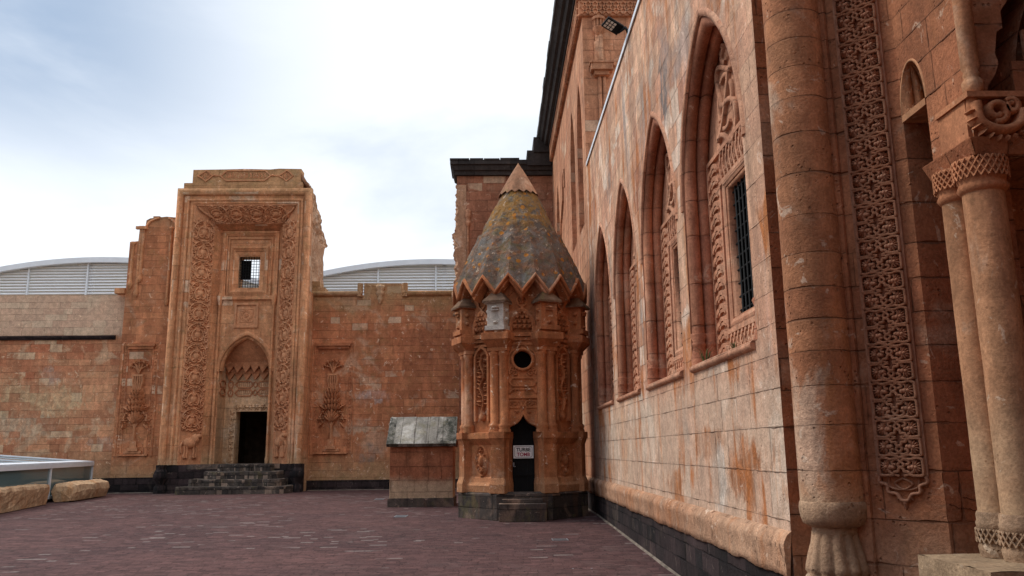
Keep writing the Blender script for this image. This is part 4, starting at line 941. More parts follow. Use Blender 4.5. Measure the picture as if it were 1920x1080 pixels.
# folded conical roof
M['tip'] = stone('roof_tip_stone', (.30, .14, .075), (.40, .21, .12), PALE, bw=0, patch=.3, chips=.6, streak=.7, lichen=.35, seed=50)
def roof_mat():
    t = NT('lichen_roof_stone')
    n1 = t.noise(1.3, 7, .62, None, .5); n2 = t.noise(4.5, 6, .62, None, .3); n3 = t.noise(30, 5, .6)
    c = t.mix(t.ss(n1, .30, .70), (.085, .060, .045), (.16, .125, .10))
    c = t.mix(t.ss(n2, .40, .72), c, (.22, .10, .052))
    n4 = t.noise(3.1, 7, .7); c = t.mix(t.m('MULTIPLY', t.ss(n4, .48, .70), .6), c, (.115, .095, .03))
    n6 = t.noise(2.2, 6, .66, t.sc(t.pos, (1, 1.4, .8))); c = t.mix(t.m('MULTIPLY', t.ss(n6, .50, .68), .6), c, (.19, .185, .17))
    vo = t.n('ShaderNodeTexVoronoi'); t.L(t.pos, vo.inputs[0]); vo.inputs['Scale'].default_value = 4.3; vo.inputs['Randomness'].default_value = 1
    d = t.m('ADD', vo.outputs['Distance'], t.m('MULTIPLY', t.m('SUBTRACT', n2, .5), .5)); c1, _, _ = t.sep(vo.outputs['Color'])
    spot = t.m('MULTIPLY', t.ss(d, .20, .30, 1., 0.), t.ss(c1, .36, .44)); c = t.mix(t.m('MULTIPLY', spot, .9), c, (.40, .15, .022))
    px, py, pz = t.sep(t.pos)
    og = t.m('MULTIPLY', t.ss(t.m('ADD', pz, t.m('MULTIPLY', n1, 1.2)), 7.9, 8.5), t.ss(n2, .38, .55)); c = t.mix(t.m('MULTIPLY', og, .6), c, (.27, .135, .025))
    n5 = t.noise(5.5, 6, .7); c = t.mix(t.ss(n5, .60, .66), c, (.42, .31, .22))
    f = t.ss(n3, .2, .8, .7, 1.25); c = t.mix(1., c, t.comb(f, f, f), 'MULTIPLY')
    t.bump(t.m('ADD', t.m('MULTIPLY', n3, .4), t.m('ADD', n2, t.m('MULTIPLY', n5, .6))), .04)
    return t.fin(c, .95, .15)
M['lichen_roof'] = roof_mat()
def fold(a):      # 0 at a peak of the zigzag, 1 at a valley
    x = (a/(2*PI)*16) % 1.0; return 1-abs(x*2-1) if False else abs(((x+.5) % 1.0)*2-1)
ZA, ZTIP = 9.74, 8.62
def roof_pt(a, t):
    f = fold(a+PI/2)           # faces point along -90 deg + k*45 deg
    f = 1-f
    f *= (1-t)**1.3; z0 = 6.09-.44*f; r0 = 1.82+.06*f
    r = r0*(1-t)**.91; z = z0+(ZA-z0)*t
    r *= 1-.035*f*(1-t)
    return r, z
def rp(fu, fv):
    a = fu*2*PI; t = fv*.742; r, z = roof_pt(a, t)
    p = TC+Vector((r*math.cos(a), r*math.sin(a), z)); w = min(1, fv*8+.15)
    nn = noise.noise(p*2.2)*.035+noise.noise(p*7)*.016+noise.noise(p*17)*.010
    lip = .035 if fv > .535+.03*noise.noise(Vector((math.cos(a)*3, math.sin(a)*3, 1))) else (.05*max(0, 1-abs(fv-.50)*14))
    lip = -.05 if fv > .54 else 0.
    k = nn*w+lip
    return p+Vector((math.cos(a), math.sin(a), .4))*k
b = MB(); b.grid(rp, 192, 60); rf = b.build('roof', M['lichen_roof'], tomb)
b = MB()
def rt(fu, fv):
    a = fu*2*PI; f = 1-fold(a+PI/2); t0 = .742-.030*(1-f); t = t0+(1-t0)*min(1, fv*1.01); r, z = roof_pt(a, t)
    r = max(.0, r-.015+.02*(1-fv)); r = max(r, .05*math.sqrt(max(0, 1-fv)))
    return TC+Vector((r*math.cos(a), r*math.sin(a), z))
b.grid(rt, 96, 14, True); b.build('roof_tip', M['tip'], rf)
b = MB(); A_ = [];
for i in range(193):
    a = i/192*2*PI; r, z = roof_pt(a, 0); A_.append((a, r, z))
P_ = lambda dr, dz: [TC+Vector(((r+dr)*math.cos(a), (r+dr)*math.sin(a), z+dz)) for a, r, z in A_]
strip2(b, P_(.03, .03), P_(.04, -.02)); strip2(b, P_(.04, -.02), P_(.01, -.06)); strip2(b, P_(.01, -.06), P_(-.06, -.06)); strip2(b, P_(-.06, -.06), P_(-.07, -.14)); strip2(b, P_(-.07, -.14), P_(-.30, -.20)); strip2(b, P_(.03, .03), P_(-.05, .07))
b.build('zigzag_eave', M['tomb'], rf)
# sign on the door
sign = thing('door_sign', 'small white tomb sign with black and red lettering on the black door', 'sign', F0.p(.0, 1.62, -.26))
SF = Frame(F0.p(.0, 1.62, -.25), F0.ux, F0.n)
M['sign_white'] = flat('enamel_white', (.72, .72, .70), .35, 0, .5, .03); M['sign_black'] = flat('enamel_black', (.012, .012, .015), .4); M['sign_red'] = flat('enamel_red', (.33, .02, .06), .4)
b = MB(); b.fbox(SF, -.255, .255, -.16, .16, -.012, .006); b.build('board', M['sign_white'], sign, .004)
b = MB()
for pr_ in ([(-.222, -.10), (-.19, -.132), (.19, -.132), (.222, -.10), (.222, .10), (.19, .132), (-.19, .132), (-.222, .10)],): b.mould(SF, pr_, [(-.004, .0068), (-.004, .0078), (.004, .0078), (.004, .0068)], True, False)
b.build('border_line', M['sign_black'], sign)
def letters(word, name, mat, cz, h, wd):
    cu = bpy.data.curves.new(name, 'FONT'); cu.body = word; cu.size = 1; cu.align_x = 'CENTER'; cu.offset = .03; cu.extrude = .002
    ob = bpy.data.objects.new(name, cu); COL.objects.link(ob); bpy.context.view_layer.update()
    me = bpy.data.meshes.new_from_object(ob.evaluated_get(bpy.context.evaluated_depsgraph_get())); bpy.data.objects.remove(ob)
    xs = [v.co.x for v in me.vertices]; ys = [v.co.y for v in me.vertices]; sx = wd/(max(xs)-min(xs)); sy = h/(max(ys)-min(ys)); mx = (max(xs)+min(xs))/2; my = (max(ys)+min(ys))/2
    org = SF.o
    for v in me.vertices: v.co = SF.p((v.co.x-mx)*sx, cz+(v.co.y-my)*sy, .0085+v.co.z*.5)-Vector(sign.location)
    me.materials.append(mat); o = bpy.data.objects.new(name, me); COL.objects.link(o); o.parent = sign
letters('TURBE', 'lettering', M['sign_black'], .055, .092, .36); letters('TOMB', 'lettering', M['sign_red'], -.062, .092, .33)

# ------------------------------------------------------------------ hall wall with four pointed niches (plane x = 2.7)
XH = 2.7; FH = Frame((XH, 0, 0), (0, 1, 0), (-1, 0, 0)); Y0, Y1, Y2 = 7.64, 22.2, 35.0
hall = thing('arcaded_wall', 'long pinkish stone wall with four pointed window niches, right of the tomb', 'wall', (XH, 15, 0))
NC = [9.6, 12.86, 16.3, 19.7]; NW, NSI, NSP, NAP = 1.38, 2.75, 5.25, 7.15
b = MB()
wall_open(b, FH, Y0, Y1, .5, 9.66, [(c-NW, c+NW, NSI, (lambda c: lambda u: arch_z(c, NW, NSP, NAP, u))(c)) for c in NC])
b.add([(XH, Y0, 9.66), (XH, Y1, 9.66), (9, Y1, 9.66), (9, Y0, 9.66)], [(0, 1, 2, 3)])
hw_ = b.build('wall', M['hall'], hall)
bpf = [(-.02, .01), (-.01, .040), (.06, .045), (.12, .047), (.18, .048), (.235, .056), (.275, .058), (.31, .044), (.36, .016), (.39, -.03)]
def base_pt(fu, fv):
    y = Y0-.01+fu*(Y1+12.8-Y0); k = min(len(bpf)-1, int(round(fv*(len(bpf)-1)))); o_, d_ = bpf[k]; p = Vector((XH-.03-d_, y, .52+o_))
    w = noise.noise(p*1.3)*.006+noise.noise(p*4)*.008+noise.noise(p*13)*.007
    if k in (0, 1): w += .014*max(0, noise.noise(Vector((y*2.2, 3, 1))))
    return p+Vector((-w, 0, (w*1.2 if k > 1 else -w*1.5)*(0 if k == 9 else 1)))
b = MB(); b.grid(base_pt, 700, 9, True); b.add([base_pt(0, i/9) for i in range(10)], [tuple(range(10))])
b.build('base_moulding', M['hall_base'] if 'hall_base' in M else stone('weathered_base_stone', (.38, .195, .11), (.48, .29, .18), (.60, .45, .33), bw=1.1, bh=3., joint=.012, jdark=.5, var=.2, palecell=0, patch=.6, chips=.6, rust=.35, bumpd=.045, pits=.7, seed=31), hall)
b = MB(); b.box(XH-.045, XH+.1, 7.4, 36, -.5, .505); b.build('plinth', M['basalt'], hall)
b = MB(); b.box(XH-.03, XH+.05, Y0, Y1-.15, 9.655, 9.71); b.box(XH-.035, XH-.015, Y0, Y1-.15, 9.60, 9.665); b.build('flashing', M['steel_white'], hall)
b = MB(); b.grid(lambda fu, fv: (XH-.05-.035*fv*(1+.9*noise.noise(Vector((fu*25, 0, 0)))), 7.4+fu*27, gz(7.4+fu*27)+.035*(1-fv)-.004), 80, 2); b.build('mortar_fillet', M['mortar'], hall)
XPN = 3.06
r8 = lambda r, ou, od, n=9: [(ou-r*math.cos(PI*i/n*1.0), od+r*math.sin(PI*i/n)) for i in range(n+1)]
def lancet(c, w, si, sp, ap): return [(c-w, si)]+pointed(c, w, sp, ap, 14)+[(c+w, si)]
def make_niche(c, idx):
    nb = MB(); o = lancet(c, NW, NSI, NSP, NAP); cl = o+[o[0]]
    strip2(nb, [FH.p(u, v) for u, v in cl], [FH.p(u, v, -(XPN-XH)) for u, v in cl])
    PF = Frame((XPN, 0, 0), (0, 1, 0), (-1, 0, 0))
    WY0, WY1, WZ0, WZ1 = c-.47, c+.47, 3.26, 5.0
    wall_open(nb, PF, c-NW-.02, c+NW+.02, NSI-.05, NAP+.05, [(WY0, WY1, WZ0, lambda u: WZ1)])
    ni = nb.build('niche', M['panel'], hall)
    # two fat rolls standing in the reveal, with bell bases
    rb = MB()
    for w_, dx in ((NW-.02, -.105), (NW-.04, -.275)):
        pth = lancet(c, w_, NSI+.42, NSP, NAP-(NW-w_)*2.1)
        rb.mould(FH, pth, [(.105*math.cos(2*PI*i/14), dx+.088*math.sin(2*PI*i/14)) for i in range(15)])
        for s_ in (-1, 1):
            q = FH.p(c+s_*w_, 0, dx)
            rb.lathe(q, [(.115, NSI), (.12, NSI+.12), (.085, NSI+.26), (.10, NSI+.28), (.10, NSI+.31), (.085, NSI+.33), (.12, NSI+.42), (.11, NSI+.44)], 14)
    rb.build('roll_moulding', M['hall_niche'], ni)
    hb = MB(); hb.mould(FH, pointed(c, NW+.01, NSP-.3, NAP+.02, 14), [(0, -.02), (0, .015), (.07, .03), (.10, .0)], False)
    hb.build('hood_moulding', M['panel'], ni)
    sl = MB(); sl.mould(FH, [(c-NW+.05, NSI-.10), (c+NW-.05, NSI-.10)], [(.055-.055*math.cos(PI*i/8), -.01+.07*math.sin(PI*i/8)) for i in range(9)])
    sl.build('sill', M['panel'], ni)
    # carved border band
    cb_ = MB(); HB, HI, ZB0, ZB1, ZI0, ZI1 = 1.22, .66, 2.80, 5.54, 3.12, 5.10
    for hw2, z0, z1 in ((HB, ZB0, ZB1), (HI, ZI0, ZI1)): cb_.mould(PF, [(c-hw2, z0), (c+hw2, z0), (c+hw2, z1), (c-hw2, z1)], [(-.03, 0), (-.03, .05), (.03, .05), (.03, 0)], True, False)
    def hook(x, z, w, h, vert_=True):
        # bracket shaped bars lying over one another
        T = (lambda a, q: (x+a*w/2, z+q*h/2)) if vert_ else (lambda a, q: (x+q*h/2, z+a*w/2))
        cb_.mould(PF, cr([T(-.92, -.9), T(-.78, -.2), T(-.40, .05), T(-.2, .45), T(.2, .45), T(.40, .05), T(.78, -.2), T(.92, -.9)], 3), [(-.035, 0), (-.028, .045), (.028, .05), (.035, 0)], False, False)
        cb_.mould(PF, cr([T(-.55, -.75), T(-.3, -.3), T(.3, -.3), T(.55, -.75)], 3), [(-.025, 0), (-.02, .035), (.02, .04), (.025, 0)], False, False)
    n = 15; hz = (ZB1-ZB0-.1)/n
    for s_ in (-1, 1):
        for i in range(n): hook(c+s_*(HB+HI)/2, ZB0+.05+hz*(i+.5), HB-HI-.06, hz)
    n = 9; hy = 2*HI/n
    for i in range(n): hook(c-HI+hy*(i+.5), (ZB1+ZI1)/2, ZB1-ZI1-.06, hy, False); hook(c-HI+hy*(i+.5), (ZB0+ZI0)/2, ZI0-ZB0-.06, hy, False)
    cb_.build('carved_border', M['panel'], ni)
    # interlaced medallion above the window
    md = MB(); cz = 6.08; mc = c+.22
    for ph in (0, PI):
        md.mould(PF, [(mc+.42*math.sin(2*t_+ph)*(.55+.45*abs(math.cos(t_*1.5))), cz-.02+.50*math.cos(t_*1.0+ph*.0)*1.0+.12*math.sin(4*t_+ph)) for t_ in [2*PI*i/60 for i in range(60)]], [(-.035, 0), (-.03, .045), (.03, .05), (.035, 0)], True)
    for k in range(4): md.mould(PF, cr([(mc+.30*math.cos(k*PI/2+a)*(1 if a else .4), cz+.36*math.sin(k*PI/2+a)) for a in (-.5, -.2, .2, .5)], 3), [(-.03, 0), (-.025, .045), (.03, .045), (.035, 0)], False)
    md.mould(PF, cr([(mc-.10, cz+.5), (mc+.06, cz+.62), (mc-.05, cz+.74), (mc+.08, cz+.84)], 4), [(-.03, 0), (-.025, .045), (.03, .045), (.035, 0)], False)
    md.mould(PF, spiral(mc+.06, cz+.72, .09, 0, 1.4), [(-.02, 0), (0, .04), (.02, 0)], False); md.mould(PF, spiral(mc-.14, cz+.58, .07, 2, 1.4), [(-.02, 0), (0, .04), (.02, 0)], False)
    md.build('interlaced_medallion', M['panel'], ni)
    # window: moulded frame, deep reveal, iron grille, dark behind
    wf = MB(); wr = [(WY0, WZ0), (WY1, WZ0), (WY1, WZ1), (WY0, WZ1)]
    wf.mould(PF, wr, [(-.14, 0), (-.14, .03), (-.05, .05), (0, .03), (.0, -.0)], True, False)
    wf.mould(PF, wr, [(-.02, -.01), (.015, .02), (.035, -.01), (.04, -.08)], True)
    w2 = [(a*1.0, z) for a, z in wr]; w2 = w2+[w2[0]]
    strip2(wf, [PF.p(u, v) for u, v in w2], [PF.p(u, v, -.10) for u, v in w2])
    wf.build('window_frame', M['panel'], ni)
    gr_ = MB()
    for i in range(6): gr_.tube([PF.p(WY0+.07+.14*i, WZ0, -.05), PF.p(WY0+.07+.14*i, WZ1, -.05)], .014, 6)
    for i in range(10): gr_.tube([PF.p(WY0, WZ0+.10+.172*i, -.06), PF.p(WY1, WZ0+.10+.172*i, -.06)], .014, 6)
    gr_.build('grille', M['black_iron'], ni)
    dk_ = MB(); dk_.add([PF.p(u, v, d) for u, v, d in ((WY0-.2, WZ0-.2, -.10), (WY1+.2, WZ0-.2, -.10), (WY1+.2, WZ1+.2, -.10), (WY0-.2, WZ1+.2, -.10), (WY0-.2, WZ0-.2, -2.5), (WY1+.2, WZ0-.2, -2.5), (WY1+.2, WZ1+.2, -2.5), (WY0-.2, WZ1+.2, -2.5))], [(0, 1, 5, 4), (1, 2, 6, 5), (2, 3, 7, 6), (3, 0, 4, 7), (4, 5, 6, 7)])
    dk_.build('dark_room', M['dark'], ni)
for i, c in enumerate(NC): make_niche(c, i)

# ------------------------------------------------------------------ palace wing: tall continuation, return face and the low wall behind the tomb
wing = thing('palace_wing', 'tall pink palace wing with black cornice and woven frieze above the tomb', 'palace', (XH, 28, 0))
ZF = 14.36
b = MB()
LW = [(26.0, .75, 8.2, 11.0, 13.0), (23.75, .70, 8.2, 11.0, 13.0), (32.4, .75, 8.2, 10.6, 12.5)]
wall_open(b, FH, Y1, Y2, .5, ZF+.6, [(c-w, c+w, si, (lambda c, w, sp, ap: lambda u: arch_z(c, w, sp, ap, u))(c, w, sp, ap)) for c, w, si, sp, ap in LW])
b.add([(XH, Y1, 9.6), (10, Y1, 9.6), (10, Y1, ZF+.6), (XH, Y1, ZF+.6)], [(0, 1, 2, 3)])
b.build('wall', M['wing'], wing)
for c, w, si, sp, ap in LW:
    o = lancet(c, w, si, sp, ap); cl = o+[o[0]]; nb = MB()
    strip2(nb, [FH.p(u, v) for u, v in cl], [FH.p(u, v, -.5) for u, v in cl]); nb.poly([FH.p(u, v, -.5) for u, v in o])
    nn_ = nb.build('lancet_niche', M['wing'], wing)
    nb = MB(); PF = Frame((XH+.5, 0, 0), (0, 1, 0), (-1, 0, 0))
    nb.mould(PF, lancet(c, w-.28, si, sp, ap-.5), [(.10, 0), (.10, .06), (-.02, .06), (-.02, 0)], False, False)
    for k in range(17):
        for s_ in (-1, 1): nb.mould(PF, cr([(c+s_*(w-.42), si+.2+k*.2), (c+s_*(w-.28), si+.27+k*.2), (c+s_*(w-.12), si+.2+k*.2)], 3), [(-.03, 0), (0, .06), (.03, 0)], False)
    nb.poly([PF.p(c-.22, si+.3, .01), PF.p(c+.22, si+.3, .01), PF.p(c+.22, si+2.2, .01), PF.p(c-.22, si+2.2, .01)])
    nb.build('carved_border', M['wing'], nn_)
# scar of a broken roof line on the wall
b = MB(); b.mould(FH, [(31.2, 9.2), (30.6, 10.4), (29.6, 11.0), (29.5, 11.9), (29.0, 11.95), (29.0, 11.3)], [(-.06, 0), (-.04, .05), (.05, .07), (.06, 0)], False, False); b.build('wall_scar', M['wing'], wing)
def hmould(mb, path, prof, smooth=False):      # horizontal moulding round the outside of a plan path
    Fz = Frame((0, 0, 0), (1, 0, 0), (0, 0, 1), (0, 1, 0)); return mb.mould(Fz, path, prof, False, smooth)
PL = [(11, Y1), (XH, Y1), (XH, Y2+2)]
b = MB(); hmould(b, PL, [(-.02, ZF), (.10, ZF), (.10, ZF+.50), (.16, ZF+.52), (.16, ZF+.62), (-.1, ZF+.62)])
for F_, L0, L1 in ((Frame((XH-.10, 0, 0), (0, 1, 0), (-1, 0, 0)), Y1, Y2+1), (Frame((0, Y1-.10, 0), (1, 0, 0), (0, -1, 0)), XH-.05, 9)):
    x = L0+.02
    while x < L1:
        for (x0, z0), (x1, z1) in (((x, ZF+.04), (x+.42, ZF+.46)), ((x, ZF+.46), (x+.42, ZF+.04)), ((x+.21, ZF+.04), (x+.42, ZF+.25)), ((x, ZF+.25), (x+.21, ZF+.04)), ((x, ZF+.25), (x+.21, ZF+.46)), ((x+.21, ZF+.46), (x+.42, ZF+.25))):
            b.mould(F_, [(x0, z0), (x1, z1)], [(-.028, 0), (-.022, .045), (.022, .045), (.028, 0)], False, False)
        for q in ((x+.105, ZF+.25), (x+.315, ZF+.25)): b.boss(F_, q[0], q[1], .035, .05, 0, 5)
        x += .42
b.build('woven_frieze', M['wing'], wing)
b = MB(); hmould(b, PL, [(-.05, ZF+.62), (.20, ZF+.64), (.22, ZF+.72), (.34, ZF+.76), (.40, ZF+.88), (.40, ZF+.92), (.50, ZF+.96), (.58, ZF+1.08), (.66, ZF+1.14), (.66, ZF+1.34), (.60, ZF+1.38), (-.3, ZF+1.45)])
rr = random.Random(9); y = Y1-.7
while y < Y2+1:
    w_ = .7+.7*rr.random(); o_ = .03*rr.random(); b.box(XH-.67-o_, XH-.3, y, y+w_-.03, ZF+1.15+.04*rr.random(), ZF+1.40+.10*rr.random()); y += w_
b.build('cornice', M['cornice'], wing)
M['ruin2'] = stone('rear_wall_stone', (.26, .10, .055), (.32, .14, .08), (.50, .34, .22), bw=.7, bh=.42, joint=.010, jdark=.5, var=.2, palecell=.02, patch=.2, chips=.7, streak=.3, seed=34)
# low wall behind the tomb with its own cornice
b = MB(); FW_ = Frame((0, Y2, 0), (1, 0, 0), (0, -1, 0)); rr = random.Random(4)
edge = [(-1.50, 0), (-1.50, 8.6), (-1.62, 9.2), (-1.42, 9.8), (-1.70, 10.4), (-1.52, 10.5), (-1.72, 11.3), (-1.48, 11.5), (-1.50, 11.9), (-1.30, 12.0), (-1.42, 12.5), (-1.28, 12.7), (-1.46, 13.2), (-1.60, 13.3), (-1.62, 13.9)]
b.fprism(FW_, [(XH+.2, 0)]+[(XH+.2, 13.9)]+edge[::-1], -1.6, 0)
lowall = b.build('rear_wall', M['ruin2'], wing)
b = MB()
def jag(fu, fv):
    z = 7.8+fv*5.6; x = -1.52-.16*math.sin(fv*9)**2*noise.noise(Vector((z*1.5, 1, 2)))*2
    q = Vector((x-.12+.20*noise.noise(Vector((fu*4, z*2.2, 5)))+.14*noise.noise(Vector((fu*9, z*6, 5))), Y2-.04+fu*1.7, z)); return q
b.grid(jag, 12, 70); strip2(b, [jag(0, i/70) for i in range(71)], [Vector((-1.2, Y2-.012, 7.8+i/70*5.6)) for i in range(71)])
b.build('broken_edge', M['rubble'], lowall)
b = MB(); b.lathe((-1.12, Y2-.01, 0), [(.07, 8.9), (.07, 11.5), (.12, 11.55), (.12, 11.7), (.07, 11.75), (.13, 11.85), (.16, 12.0), (.12, 12.1), (.15, 12.2), (.02, 12.3)], 10); b.build('broken_colonnette', M['wing'], lowall)
b = MB(); PL2 = [(XH+.1, Y2), (-1.55, Y2), (-1.55, Y2+1.6)]
hmould(b, PL2, [(-.05, 13.82), (.14, 13.84), (.16, 14.0), (.24, 14.04), (.28, 14.18), (.28, 14.24), (.36, 14.28), (.36, 14.46), (-.3, 14.5)])
for i, x in enumerate((1.55, 1.85)): b.box(x, 2.6, Y2-.40-.08*i, Y2+1, 14.2+.6*i, 14.9+.6*i)
b.box(-1.9, 2.5, Y2-.3, Y2+1.5, 14.44, 14.5)
rr = random.Random(6); x = -1.92
while x < 1.2:
    w_ = .5+.5*rr.random(); b.box(x, min(1.5, x+w_-.03), Y2-.37-.03*rr.random(), Y2+.8, 14.465, 14.51+.06*rr.random()); x += w_
b.build('rear_cornice', M['cornice'], wing)
b = MB(); b.box(-1.45, XH, Y2-.07, Y2+.01, -.05, .5); b.build('plinth', M['basalt'], wing)
# engaged shaft with chimney-like head on the return face
FRt = Frame((0, Y1, 0), (1, 0, 0), (0, -1, 0))
b = MB()
c1 = at(1117, 30, Y1); cx = c1.x
b.lathe((cx, Y1-.06, 0), [(.09, 12.9), (.09, 13.4), (.10, 13.5), (.05, 13.55), (.05, 13.9)], 10)
for dx in (-.055, .085): b.lathe((cx+.10+dx, Y1-.05, 0), [(.06, 9.0), (.06, 12.45)], 8)
b.fbox(FRt, cx-.12, cx+.32, 12.42, 12.55, 0, .20); b.fbox(FRt, cx-.22, cx+.42, 12.55, 12.75, 0, .30); b.fbox(FRt, cx-.25, cx+.45, 12.75, 12.80, 0, .33)
b.lathe((cx+.09, Y1-.06, 0), [(.13, 12.8), (.10, 12.95), (.10, 13.6), (.09, 13.75)], 10)
for i in range(6):
    a = PI+PI*i/5; b.box(cx+.06+.16*math.cos(a)-.025, cx+.06+.16*math.cos(a)+.025, Y1-.1+.14*math.sin(a)-.02, Y1-.1+.14*math.sin(a)+.02, 13.92, 14.2)
b.lathe((cx+.06, Y1-.1, 0), [(.06, 13.72), (.19, 13.9), (.19, 13.94)], 12); b.lathe((cx+.06, Y1-.1, 0), [(.20, 14.18), (.21, 14.26), (.02, 14.3)], 12); b.lathe((cx+.06, Y1-.1, 0), [(.10, 13.9), (.10, 14.2)], 8)
b.mould(FRt, cr([(cx+.45, 12.8), (cx+.65, 12.98), (cx+.95, 12.95), (cx+1.15, 12.7)], 5), [(-.09, 0), (-.06, .10), (.06, .10), (.09, 0)]); b.mould(FRt, cr([(cx+.85, 13.15), (cx+.95, 13.42), (cx+1.25, 13.5), (cx+1.6, 13.3)], 5), [(-.09, 0), (-.06, .12), (.06, .12), (.09, 0)])
for i in range(9): b.boss(FRt, cx+.78+.13*(i % 3)+.05*(i//3), 12.5-.14*(i//3), .085, .12, 0, 8)
b.build('engaged_shaft', M['wing'], wing)
# ------------------------------------------------------------------ foreground portal on the right
fg = thing('mosque_portal', 'shaded carved stone portal at right with thick round column and paired shafts', 'portal', (3.4, 6.8, 0))
XC, YC = 3.63, 6.67
B0 = Vector((3.02, 7.28)); C0 = Vector((XC, YC))
b = MB()
b.poly([(2.7, 7.64, -.3), (3.05, 7.64, -.3), (3.05, 7.64, 11), (2.7, 7.64, 11)])
b.poly([(2.7, 7.64, 9.6), (2.7, 7.9, 9.6), (2.7, 7.9, 11), (2.7, 7.64, 11)])
b.poly([(2.9, 7.64, -.3), (B0.x, B0.y, -.3), (B0.x, B0.y, 11), (2.9, 7.64, 11)])
b.poly([(B0.x, B0.y, -.3), (C0.x, C0.y, -.3), (C0.x, C0.y, 11), (B0.x, B0.y, 11)])
ZSH = 4.52          # springing of the shell hood over the recess
YD = 6.28           # where the pier stands in front of the recess
b.poly([(XC, YC, -.3), (XC+.50, YC, -.3), (XC+.50, YC, 5.2), (XC, YC, 5.2)])
b.poly([(XC+.42, YC, -.3), (XC+.42, YD, -.3), (XC+.42, YD, 5.2), (XC+.42, YC, 5.2)])
# upper face above the recess: hood opening between YD and YC
FU = Frame((XC, 0, 0), (0, 1, 0), (-1, 0, 0))
hc, hw2 = (YD+YC)/2, (YC-YD)/2
wall_open(b, FU, 5.70, YC, 3.88, 11, [(YD, YC, 3.88, lambda u: ZSH+.42*math.sqrt(max(0, 1-((u-hc)/hw2)**2)) if abs(u-hc) < hw2 else ZSH)])
# front pier below the abacus and the jamb facing the courtyard
b.poly([(XC+.10, YD, -.3), (XC+.10, 6.0, -.3), (XC+.10, 6.0, 3.9), (XC+.10, YD, 3.9)])
b.poly([(XC+.10, YD, -.3), (XC+.50, YD, -.3), (XC+.50, YD, 3.9), (XC+.10, YD, 3.9)])
b.poly([(XC+.10, 6.0, -.3), (XC+.42, 6.0, -.3), (XC+.42, 6.0, 3.9), (XC+.10, 6.0, 3.9)])
b.poly([(XC+.42, 6.0, -.3), (XC+.42, 6.30, -.3), (XC+.42, 6.30, 3.9), (XC+.42, 6.0, 3.9)])
b.poly([(XC+.42, 6.30, -.3), (7, 6.30, -.3), (7, 6.30, 8), (XC+.42, 6.30, 8)])
b.build('wall', M['fg'], fg)
# chamfer strips beside the carved band
FC = Frame((B0.x, B0.y, 0), (C0.x-B0.x, C0.y-B0.y, 0), (-.707, -.707, 0)); LC = (C0-B0).length
b = MB(); b.fprism(FC, [(.02, -.3), (.28, -.3), (.28, 11), (.02, 11)], -.02, .05); b.build('pilaster_strip', M['fg'], fg, .03)
# big engaged column
KX, KY = at(1552, 840, 7.25).x, 7.25
b = MB(); b.lathe((KX, KY, 0), zs(1.20, 7, 90, .267, .261)+[(.255, 11)], 64); rough(b, .006, 2.6); colm = b.build('column', M['drum'], fg)
M['bell'] = stone('worn_bell_base_stone', (.30, .17, .10), (.42, .28, .175), (.58, .46, .33), bw=0, patch=.6, chips=.4, streak=.5, bumpd=.03, seed=40)
b = MB(); b.lathe((KX, KY, 0), [(.268, 1.20), (.276, 1.185), (.280, 1.14), (.274, 1.07), (.255, 1.015), (.205, .985), (.185, .98), (.19, .965), (.185, .945), (.195, .935), (.185, .92)], 56)
b.lathe((KX, KY, 0), [(.185, .93), (.198, .86), (.22, .76), (.245, .66), (.252, .62), (.235, .60), (.258, .57), (.268, .3), (.34, .2), (.34, -.3)], 96, 0, 2*PI, True, 12, .11); rough(b, .014, 6.)
b.build('column_base', M['bell'], colm)
